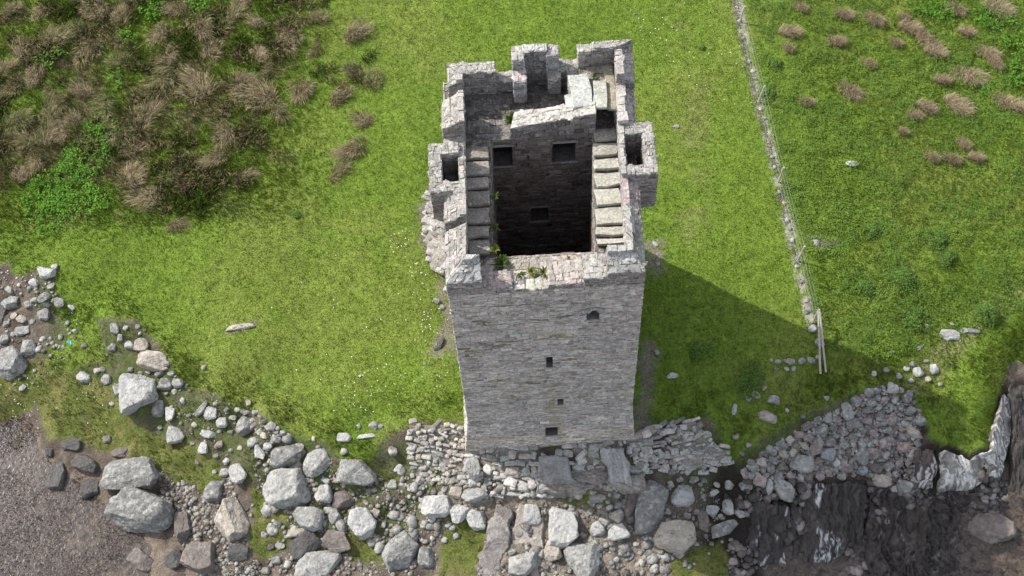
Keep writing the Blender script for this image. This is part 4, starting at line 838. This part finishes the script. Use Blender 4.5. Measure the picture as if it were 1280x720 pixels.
# ------------------------------------------------------------------ fence
fence = empty('wire_fence', tuple(G(972, 228))); tag(fence, 'wire fence with leaning wooden posts running up the grass right of the tower', 'fence')
def rel(o, root):
    o.parent = root; o.matrix_parent_inverse = Matrix.Translation(root.location).inverted(); return o
def pole(p0, p1, r0, r1, name, mat, root=None, col=(.36, .33, .29)):
    p0 = np.array(p0, float); p1 = np.array(p1, float); n = 8; seg = 5; V = []; f = []; d = p1-p0; d /= np.linalg.norm(d)
    a = np.cross(d, [0, 0, 1.]) if abs(d[2]) < .95 else np.cross(d, [1., 0, 0]); a /= np.linalg.norm(a); b = np.cross(d, a)
    for s in range(seg+1):
        t = s/seg; c = lerp(p0, p1, t)+a*rng.normal(0, .008)+b*rng.normal(0, .008); r = lerp(r0, r1, t)
        for k in range(n): V.append(c+r*(math.cos(6.283*k/n)*a+math.sin(6.283*k/n)*b)*rng.uniform(.92, 1.08))
    for s in range(seg):
        for k in range(n): f.append((s*n+k, s*n+(k+1) % n, (s+1)*n+(k+1) % n, (s+1)*n+k))
    f.append(tuple(range(n))[::-1]); f.append(tuple(seg*n+k for k in range(n)))
    mb = MB(); mb.add(V, f, col); o = mb.build(name, mat)
    return rel(o, root) if root else o
tops = []
line = [(916,-14),(924,28),(947,128),(972,228),(996,327),(1015,404)]
for i, (px, py) in enumerate(line):
    g = G(px, py); lean = np.array([.16, .10, 0]) if i % 2 else np.array([.22, .14, 0])
    t = g+lean*1.1+[0, 0, 1.15]; pole(g-[0, 0, .2], t, .055, .05, 'post', M_WOOD, fence); tops.append((g, t))
p = [G(1025,468), G(1032,466)]; q = tops[-1][1]
pole(p[0]+[0, 0, .05], q+[-.03, 0, -.1], .05, .045, 'brace', M_WOOD, fence, (.34, .32, .28)); pole(p[1]+[0, 0, .05], q+[.03, 0, -.04], .05, .045, 'brace', M_WOOD, fence, (.34, .32, .28))
mb = MB()
for (g0, t0), (g1, t1) in zip(tops[:-1], tops[1:]):
    for h in (.15, .42, .7, .97):
        a = lerp(g0, t0, h); b = lerp(g1, t1, h); prev = None; r = .006
        for s in range(9):
            c = lerp(a, b, s/8)-[0, 0, .06*math.sin(math.pi*s/8)]
            ring = [c+[r, 0, 0], c+[0, 0, r], c-[r, 0, 0], c-[0, 0, r]]
            if prev is not None: mb.add(prev+ring, [(k, (k+1) % 4, 4+(k+1) % 4, 4+k) for k in range(4)], (.2, .2, .2))
            prev = ring
    for s in range(1, 9):   # stay wires of the stock netting
        a = lerp(lerp(g0, g1, s/9), lerp(t0, t1, s/9), .1); b = lerp(lerp(g0, g1, s/9), lerp(t0, t1, s/9), .9); r = .004
        mb.add([a+[0, r, 0], a-[0, r, 0], b-[0, r, 0], b+[0, r, 0]], [(0, 1, 2, 3)], (.24, .24, .24))
rel(mb.build('wire_netting', M_WIRE), fence)

# ------------------------------------------------------------------ plants
def blades(x, y, z, n, hmin, hmax, wd, spread, cfun, name, mat, seed, tall=None):
    """n bent blades per spot; one mesh"""
    r = np.random.default_rng(seed); X_ = np.repeat(x, n); Y_ = np.repeat(y, n); Z_ = np.repeat(z, n); T_ = np.repeat(tall, n) if tall is not None else 1.
    N = len(X_); a = r.uniform(0, 6.283, N); b = a+r.normal(0, .5, N); h = r.uniform(hmin, hmax, N)*T_; w2 = wd*r.uniform(.7, 1.3, N)
    bx = X_+spread*np.cos(a)*r.random(N); by = Y_+spread*np.sin(a)*r.random(N); ln = r.uniform(.25, .95, N)*h
    px, py = -np.sin(b)*w2, np.cos(b)*w2
    v0 = np.stack([bx-px, by-py, Z_-.02], 1); v1 = np.stack([bx+px, by+py, Z_-.02], 1)
    v2 = np.stack([bx+np.cos(b)*ln*.45+px*.7, by+np.sin(b)*ln*.45+py*.7, Z_+h*.7], 1); v3 = np.stack([bx+np.cos(b)*ln*.45-px*.7, by+np.sin(b)*ln*.45-py*.7, Z_+h*.7], 1)
    v4 = np.stack([bx+np.cos(b)*ln, by+np.sin(b)*ln, Z_+h*.95], 1)
    V = np.stack([v0, v1, v2, v4, v3], 1).reshape(-1, 3); F_ = np.arange(N*5).reshape(N, 5)
    c = cfun(X_, Y_, r); c = np.repeat(c, 5, axis=0)
    return fast_mesh(name, V, F_, 5, c, mat)
RN = 300000
x = rng.uniform(-31, 30, RN); y = rng.uniform(-14, 25, RN); lw = land_w(x, y); mw = moss_w(x, y)
keep = (rng.random(RN) < np.maximum(np.maximum(lw*(1-bare_w(x, y)*.85), mw*.35), olive_w(x, y)*.4)*(1-.75*fence_w(x, y))) & ~((np.abs(x+.1) < 3.7) & (y > -4.9) & (y < 5.4))
x, y, lw = x[keep], y[keep], lw[keep]; z = height(x, y); rg = zone_rough(x, y); nearshore = sstep(2.2, .2, sdist(LAND, x, y))
tall = (.42+.95*rg*(1-.5*(x > 0))+.7*nearshore*sstep(.4, .6, fbm(x*.9, y*.9, 77)))*(.7+.7*fbm(x*2.2, y*2.2, 88))
def gc(x, y, r):
    c = grass_col(x, y)*r.uniform(.82, 1.25, len(x))[:, None]; k = r.random(len(x))
    c = np.where((k < .03)[:, None], np.array([.24, .21, .08])*r.uniform(.7, 1.2, len(x))[:, None], c)
    ns = sstep(1.8, 0, sdist(LAND, x, y))[:, None]*.5; c = c*(1-ns)+np.array([.10, .115, .025])*ns; return c
tag(blades(x, y, z, 3, .05, .12, .013, .09, gc, 'grass', M_GRASS, 5, tall), 'short green grass covering the land around the tower', 'grass', kind='stuff')
FL_ = np.array([G(*p)[:2] for p in line]); sx, sy = [], []
for a, b in zip(FL_[:-1], FL_[1:]):
    k = int(np.hypot(*(b-a))*60); t = rng.random(k); sx.append(a[0]+(b[0]-a[0])*t+rng.normal(0, .09, k)); sy.append(a[1]+(b[1]-a[1])*t+rng.normal(0, .05, k))
sx = np.concatenate(sx)-.05; sy = np.concatenate(sy); k = fbm(sx*3, sy*1.6, 271) > .42; sx, sy = sx[k], sy[k]
tag(blades(sx, sy, height(sx, sy), 6, .025, .07, .014, .12, lambda x, y, r: np.array([.42, .39, .31])*r.uniform(.6, 1.25, len(x))[:, None], 'dead_grass', M_GRASS, 25), 'bleached dead grass caught along the foot of the fence', 'dead grass', kind='stuff')
# leafy ground cover of the field beyond the fence and of the green patches
def leaves(name, x, y, z, hgt, n, size, cfun, seed, label):
    r = np.random.default_rng(seed); X_ = np.repeat(x, n)+r.normal(0, .07, len(x)*n); Y_ = np.repeat(y, n)+r.normal(0, .07, len(x)*n); Hh = np.repeat(hgt, n)*r.uniform(.25, 1, len(x)*n); Z_ = np.repeat(z, n)+Hh
    N = len(X_); a = r.uniform(0, 6.283, N); L_ = size*r.uniform(.6, 1.4, N); W_ = L_*.34; ca, sa = np.cos(a), np.sin(a); tl = r.uniform(-.5, .5, N)*L_
    P = np.stack([X_, Y_, Z_], 1); D = np.stack([ca*L_, sa*L_, tl], 1); S_ = np.stack([-sa*W_, ca*W_, r.uniform(-.4, .4, N)*W_], 1)
    V = np.stack([P, P+D*.5+S_, P+D, P+D*.5-S_], 1).reshape(-1, 3)
    c = np.repeat(cfun(X_, Y_, r), 4, axis=0); return tag(fast_mesh(name, V, np.arange(N*4).reshape(N, 4), 4, c, M_LEAF), label, 'ground cover', kind='stuff')
FIELD = WP([(925,-40),(950,110),(975,228),(1000,327),(1022,410),(1040,440),(1110,455),(1150,440),(1300,380),(1500,300),(1500,-100)])
m_ = 80000; x = rng.uniform(8, 30, m_); y = rng.uniform(-4, 25, m_); d = sdist(FIELD, x, y); cl = fbm(x*.9, y*.9, 101)*.6+fbm(x*2.6, y*2.6, 111)*.4
low = sstep(14, 2, y); keep = (d > .1) & (rng.random(m_) < sstep(.36, .6, cl+.03*low)*.85) ; x, y, cl = x[keep], y[keep], cl[keep]
def lc(x, y, r):
    n = fbm(x*1.1, y*1.1, 121); c = mixc(np.tile(np.array([.13, .205, .034]), (len(x), 1)), (.10, .17, .032), sstep(.4, .62, n)); return c*r.uniform(.75, 1.3, len(x))[:, None]
leaves('ground_cover', x, y, height(x, y), (.04+.36*sstep(.42, .8, cl)), 5, .062, lc, 3, 'low leafy weeds covering the field right of the fence')
def dock(x, y, r): return np.array([.075, .17, .02])*r.uniform(.6, 1.6, len(x))[:, None]
def patch(pts, n, seed, label, cf=dock, h=.35, size=.1):
    xs, ys = [], []; r = np.random.default_rng(seed)
    for (px, py, rad) in pts:
        g = G(px, py); R_ = rad*.037; k = int(n*R_*R_); a = r.uniform(0, 6.283, k); q = R_*np.sqrt(r.random(k))*(.75+.5*vnoise(np.cos(a)*2+px, np.sin(a)*2+py, 3)); xs.append(g[0]+q*np.cos(a)); ys.append(g[1]+q*np.sin(a))
    x = np.concatenate(xs); y = np.concatenate(ys); return leaves('weed_patch', x, y, height(x, y), h*(.5+fbm(x*2, y*2, 5)), 5, size, cf, seed, label)
patch([(85,235,42),(55,250,32),(110,200,35),(130,170,22),(70,270,30),(115,250,28)], 95, 11, 'bright green broad-leaved weeds beside the dry rushes at left')
patch([(55,80,16),(160,45,14),(190,15,20),(75,70,10),(120,160,20),(150,100,12),(250,5,20)], 70, 12, 'tufts of bright green leaves among the rushes at upper left', size=.13)
patch([(1155,10,22),(1240,25,25),(1270,60,22),(1225,110,16),(1180,20,20),(1272,95,20)], 75, 13, 'bright green leaves among the dry rushes at upper right', size=.12)
def shrubc(x, y, r): return np.array([.085, .15, .03])*r.uniform(.6, 1.6, len(x))[:, None]
def shrub(px, py, rad, h, label, n=900, cf=shrubc, size=.07, squash=.85, up=0.):
    """small bush: stems and a hollow crown of leaves"""
    g = G(px, py); R_ = rad*.037; root = empty('bush', tuple(g)); r = np.random.default_rng(int(px)); mb = MB()
    for k in range(9):
        a = r.uniform(0, 6.28); e = np.array([math.cos(a)*R_*.7, math.sin(a)*R_*.7, h*.8]); w_ = .012
        mb.add([(-w_, 0, 0), (w_, 0, 0), e+[w_, 0, 0], e-[w_, 0, 0]], [(0, 1, 2, 3)], (.08, .06, .04)); mb.add([(0, -w_, 0), (0, w_, 0), e+[0, w_, 0], e-[0, w_, 0]], [(0, 1, 2, 3)], (.08, .06, .04))
    s = mb.build('stem', M_RUSH, root)
    cl = r.normal(0, .42, (14, 2))*R_; i = r.integers(0, 14, n); c = cl[i]; o = r.normal(0, .2*R_, (n, 2)); X_, Y_ = (c+o).T; q = np.hypot(X_, Y_)/R_; Z_ = h*np.clip(1-q*q*.7, .1, 1)*r.uniform(.45, 1.0, n)
    a = r.uniform(0, 6.283, n); L_ = size*r.uniform(.6, 1.4, n); W_ = L_*.36; ca, sa = np.cos(a), np.sin(a)
    P = np.stack([X_, Y_, Z_], 1); D = np.stack([ca*L_, sa*L_, r.uniform(-.5, .3, n)*L_], 1); S_ = np.stack([-sa*W_, ca*W_, r.uniform(-.4, .4, n)*W_], 1)
    V = np.stack([P, P+D*.5+S_, P+D, P+D*.5-S_], 1).reshape(-1, 3); lf = fast_mesh('foliage', V, np.arange(n*4).reshape(n, 4), 4, np.repeat(cf(X_, Y_, r), 4, axis=0), M_LEAF); lf.parent = root
    return tag(root, label, 'bush')
shrub(1232,396,16,.7,'dark round bush on the grass slope at right')
shrub(1128,348,26,.5,'broad dark green bush in the middle of the right field', 1500)
shrub(1170,300,18,.4,'dark leafy clump above the broad bush in the right field')
shrub(1078,362,17,.45,'dark leafy clump near the fence, left of the broad bush')
shrub(1140,400,20,.5,'mid green bush below the broad bush at the top of the shore')
shrub(1090,290,12,.35,'small dark clump right of the fence beside the pinkish bare patch')
shrub(1185,325,14,.35,'dark leafy clump right of the broad bush')
shrub(938,470,24,.35,'dark weeds in the tower shadow above the curved stone', 1200)
shrub(875,440,16,.25,'faint weed clump in the tower shadow on the lawn')
shrub(960,118,12,.3,'dark clump of weeds just right of the second fence post in view')
shrub(968,80,11,.3,'small weed clump right of the fence near the top')
shrub(878,60,5,.15,'tiny dark thistle on the lawn left of the fence', 250)
shrub(370,268,8,.15,'tiny dark thistle on the left lawn', 250)

# rush tussocks
def rush_mesh(seed, dry, pale=.55):
    r = np.random.default_rng(seed); n = 950; lean = r.uniform(0, 6.28); a = r.uniform(0, 6.283, n); rb = .35*np.sqrt(r.random(n)); h = r.uniform(.15, .62, n); out = .12+.6*r.random(n)**1.3
    K = 6; kc = r.integers(0, K, n); cc = r.normal(0, .3, (K, 2)); ll = lean+r.normal(0, .9, K); lm_ = r.uniform(.15, .5, K)
    b = a+r.normal(0, .5, n); dx = np.cos(b)*out*.75+np.cos(ll)[kc]*lm_[kc]; dy = np.sin(b)*out*.75+np.sin(ll)[kc]*lm_[kc]; bx, by = rb*np.cos(a)+cc[kc, 0], rb*np.sin(a)+cc[kc, 1]; w_ = .0075; L = np.hypot(dx, dy)+1e-6; px, py = -dy/L*w_, dx/L*w_
    rows = []
    for t, hh, ww in ((0, -.05, 1), (.35, .62, .9), (.75, .95, .7), (1.0, .82, .2)):
        cx, cy = bx+dx*t, by+dy*t; rows += [np.stack([cx-px*ww, cy-py*ww, h*hh], 1), np.stack([cx+px*ww, cy+py*ww, h*hh], 1)]
    V = np.stack(rows, 1).reshape(-1, 3); base = np.arange(n)[:, None]*8; F_ = np.concatenate([base+np.array([[2*k, 2*k+1, 2*k+3, 2*k+2]]) for k in range(3)])
    k = r.random(n); straw = np.array([.36, .29, .185]); brown = np.array([.17, .115, .065]); gr = np.array([.09, .13, .025])
    c = np.where((k < dry*pale)[:, None], straw, np.where((k < dry)[:, None], brown, gr))*r.uniform(.6, 1.3, n)[:, None]
    c = np.repeat(c, 8, axis=0); o = fast_mesh('rush_tussock', V, F_, 4, c, M_RUSH); me = o.data; bpy.data.objects.remove(o); return me
RM = [rush_mesh(s, d) for s, d in ((1, .85), (2, .78), (3, .92), (4, .6), (5, .4), (6, .8))]+[rush_mesh(s, 1., .85) for s in (11, 12, 13)]
def tuss(px, py, size, v, label, grp, dry=None):
    g = G(px, py, .2); o = bpy.data.objects.new('rush_tussock', RM[v]); C.objects.link(o); o.location = g-[0, 0, .05]; s = size*.037/.85
    o.scale = (s*random.uniform(.85, 1.35), s*random.uniform(.7, 1.0), min(1.1, .35+s*.45)); o.rotation_euler = (0, 0, random.uniform(0, 6.28))
    if px > 980: o.data = RM[6+v % 3]; o.scale = (s*1.15, s*.95, .85); o.rotation_euler = (0, 0, random.uniform(-.9, -.1))
    return tag(o, label, 'rush tussock', grp)
RG = 'rush tussocks of the rough grass'
one = [(440,38,22,1,'round dark brown tussock standing alone at the top right of the rough patch'),(465,99,19,4,'half green tussock at the right edge of the rough patch'),(455,152,17,1,'uppermost of the chain of three tussocks on the lawn'),(440,185,22,0,'largest of the chain of three tussocks on the lawn'),(422,212,13,3,'lowest of the chain of three tussocks on the lawn'),(318,65,18,2,'pinkish brown tussock with splayed stems above the long double tussock'),(328,118,26,5,'large double brown tussock in the middle of the rough patch'),(376,110,21,0,'pale brown tussock right of the large double one'),(285,164,22,1,'dark brown tussock at the lower middle of the rough patch'),(305,217,13,1,'small dark tussock at the lower tip of the rough patch'),(219,278,14,1,'lowest brown tussock above the left lawn'),(1212,93,19,2,'broad straw-coloured tussock in the upper right field'),(1250,12,18,0,'large pinkish tussock at the top right corner'),(1063,112,15,2,'lone straw tussock in the leafy field right of the fence'),(1055,16,12,2,'small straw tussock near the top, third from the fence'),(1092,22,13,2,'flat straw tussock at the top of the right field'),(1200,133,17,0,'brushed-over straw tussock below the broad one'),(1008,126,9,2,'small straw tussock close to the fence')]
for (px, py, s, v, lab) in one: tuss(px, py, s, v, lab, RG)
left = [(300,100,18),(345,132,18),(420,118,16),(400,90,14),(440,85,15),(360,45,18),(390,20,16),(270,195,20),(240,190,18),(190,250,24),(165,212,24),(215,220,18),(250,110,24),(225,128,22),(250,30,24),(285,20,18),(205,40,22),(300,5,18),(340,10,16),(262,60,20),(205,95,22),(180,145,24),(150,160,22),(205,165,20),(120,15,22),(90,40,24),(110,60,26),(60,45,24),(30,25,20),(10,12,18),(25,65,22),(40,100,20),(20,150,22),(5,185,20),(35,175,18),(15,110,20),(70,120,18),(100,115,22),(130,90,20),(150,75,18),(90,150,20),(60,150,18),(150,20,18),(175,115,20),(45,200,16),(20,215,16),(130,130,20),(160,185,16),(240,75,20),(225,10,20),(395,60,14),(320,30,14),(75,170,16),(105,90,18),(50,12,16),(140,48,16),(5,85,16),(330,95,15),(180,70,18),(215,60,16)]
for k, (px, py, s) in enumerate(left):
  if k % 5 != 3: tuss(px, py, s*.95, (0, 3, 1, 2, 4, 5, 3)[k % 7], 'dry brown rush tussock in the dense rough patch at upper left', 'dense rushes at upper left')
right = [(1195,10,12),(1140,35,13),(1152,42,12),(1165,55,16),(1172,66,12),(1045,50,11),(1085,78,9),(1160,135,12),(1145,142,9),(1255,125,14),(1272,132,13),(1235,65,14),(1245,78,10),(990,40,13),(1000,8,9),(1130,20,8),(1222,197,9),(1190,197,10),(1165,195,9),(1180,100,10),(1120,52,8),(1205,178,9),(1130,165,6),(985,58,8),(1140,145,7),(1210,40,10)]
for k, (px, py, s) in enumerate(right): tuss(px, py, s, (2, 0, 5)[k % 3], 'straw-coloured rush tussock scattered over the upper right field', 'rushes of the right field')

ROUGH = WP([(-40,-40),(440,-40),(470,30),(480,110),(400,140),(350,130),(330,190),(320,225),(260,240),(225,290),(170,280),(140,200),(40,200),(-40,240)])
x = rng.uniform(-31, -6, 60000); y = rng.uniform(5, 25, 60000); d = sdist(ROUGH, x, y)+wob(x, y, 251, 3); k = (d > 0) & (rng.random(60000) < sstep(.49, .7, fbm(x*.55, y*.55, 253)*.6+fbm(x*2, y*2, 254)*.4)); x, y = x[k], y[k]
def rgc(x, y, r):
    k = (r.random(len(x)) < .75*sstep(.35, .65, fbm(x*.8, y*.8, 255)))[:, None]; return np.where(k, np.array([.36, .28, .175]), np.array([.13, .19, .034]))*r.uniform(.6, 1.3, len(x))[:, None]
tag(blades(x, y, height(x, y), 4, .15, .42, .011, .12, rgc, 'rough_grass', M_RUSH, 15), 'long mixed brown and green grass between the rushes at upper left', 'rough grass', kind='stuff')

# plants on the tower walls
def fern(x, y, z, rad, label, col=(.07, .15, .02), n=26):
    rad *= .8; col = np.array(col)*.8+np.array([.02, .015, .008])
    r = np.random.default_rng(int(abs(x*100)+abs(y*37))); mb = MB()
    for k in range(n):
        a = r.uniform(0, 6.283); L_ = rad*r.uniform(.5, 1.1); h = L_*r.uniform(.4, .9); d = np.array([math.cos(a), math.sin(a), 0]); s = np.array([-d[1], d[0], 0]); c = np.array(col)*r.uniform(.6, 1.5); prev = None
        for t in (0, .3, .6, .85, 1.):
            w_ = rad*.13*math.sin(math.pi*min(.97, t*.8+.15)); p_ = d*L_*t+np.array([0, 0, h*math.sin(t*2.2)]); cur = [p_-s*w_, p_+s*w_+[0, 0, .01]]
            if prev: mb.add(prev+cur, [(0, 1, 3, 2)], c)
            prev = cur
    o = mb.build('fern', M_LEAF); o.location = (x, y, z); return tag(o, label, 'plant', 'plants growing on the tower walls')
fern(-1.95, -2.75, 13.45, .3, 'bright yellow-green fern at the front left corner of the open shaft', (.16, .2, .03), 34)
fern(-1.72, -3.35, 13.42, .42, 'dark green bushy plant in the front wall gap beside the left merlon', (.04, .08, .015), 60)
fern(-1.85, -.3, 13.3, .28, 'dark fern hanging over the left edge of the shaft', (.04, .09, .02))
fern(-1.92, -1.75, 13.3, .3, 'green weeds on the left lip of the shaft above the yellow-green fern', (.05, .1, .02), 34)
fern(-1.05, -3.95, 13.6, .24, 'narrow green plant beside the pale stone on the front wall', (.05, .13, .02))
fern(-.62, -3.8, 13.5, .3, 'yellow-green plant in the middle of the front wall gap', (.13, .16, .03), 40)
fern(-.2, -3.85, 13.5, .3, 'pale green plant right of the middle plant on the front wall', (.13, .16, .04), 40)
fern(.75, -3.3, 13.5, .16, 'small green tuft on the front wall near the flat block', (.1, .13, .03), 14)
fern(-1.0, 2.9, 13.7, .45, 'grassy plant at the low end of the sloping wall by the rear walk', (.07, .1, .02), 44)
fern(1.2, 3.1, 14.0, .2, 'small moss tuft against the pale roof slabs', (.08, .1, .02), 18)
fern(2.35, 4.15, 14.5, .22, 'green tuft between the two pale roof slabs', (.06, .1, .02), 20)

# daisies
fx = []
for (px, py, s, n) in ((530,400,30,40),(520,345,14,16),(545,470,16,14),(480,480,34,30),(450,505,20,16),(900,90,60,30),(820,40,40,24),(500,300,18,24),(30,505,30,30),(120,500,30,24),(400,430,90,26)):
    g = G(px, py); R_ = s*.037; fx.append(np.stack([g[0]+rng.normal(0, R_*.6, n), g[1]+rng.normal(0, R_*.7, n)], 1))
fx = np.concatenate(fx); n = len(fx); zz = height(fx[:, 0], fx[:, 1])+.09; a = np.linspace(0, 2*math.pi, 7)[:6]; rad = rng.uniform(.014, .028, n)
V = np.stack([fx[:, :1]+rad[:, None]*np.cos(a), fx[:, 1:]+rad[:, None]*np.sin(a), np.repeat(zz[:, None], 6, 1)+rng.normal(0, .004, (n, 6))], 2).reshape(-1, 3)
tag(fast_mesh('daisies', V, np.arange(n*6).reshape(n, 6), 6, np.tile([.75, .76, .68], (n*6, 1)), M_LEAF), 'tiny white daisies sprinkled over the lawn', 'flowers', kind='stuff')

# scrap of turquoise plastic on the left bank
g = G(88, 429); mb = MB(); n = 7; V = []; f = []
for i in range(n):
    for j in range(4): V.append([(i/6-.5)*.3, (j/3-.5)*.16+.02*math.sin(i), .05*math.sin(i*1.3+j)+.06])
for i in range(n-1):
    for j in range(3): a = i*4+j; f.append((a, a+4, a+5, a+1))
mb.add(V, f, (.12, .5, .58)); o = mb.build('plastic_scrap', M_PLASTIC); o.location = g; o.rotation_euler = (.1, 0, -.6)
sol = o.modifiers.new('thickness', 'SOLIDIFY'); sol.thickness = .008
tag(o, 'crumpled scrap of turquoise plastic on the mossy left bank', 'litter')

# shoreline weed lying in the shallow water
m_ = 34000; x = rng.uniform(-26, -12, m_); y = rng.uniform(-14, -1, m_); z = height(x, y); k = (z < -1.98) & (land_w(x, y) < .1) & (fbm(x*.6, y*.6, 201) > .47); x, y, z = x[k], y[k], z[k]
def sw(x, y, r):
    n = fbm(x*.5, y*.5, 203)[:, None]; return (np.array([.20, .155, .12])*n*1.6+np.array([.05, .035, .02]))*r.uniform(.5, 1.9, len(x))[:, None]
tag(blades(x, y, np.maximum(z, WZ-.05), 2, .04, .12, .018, .16, sw, 'seaweed', M_WET, 9), 'brown seaweed in the shallow water at lower left', 'seaweed', kind='stuff')
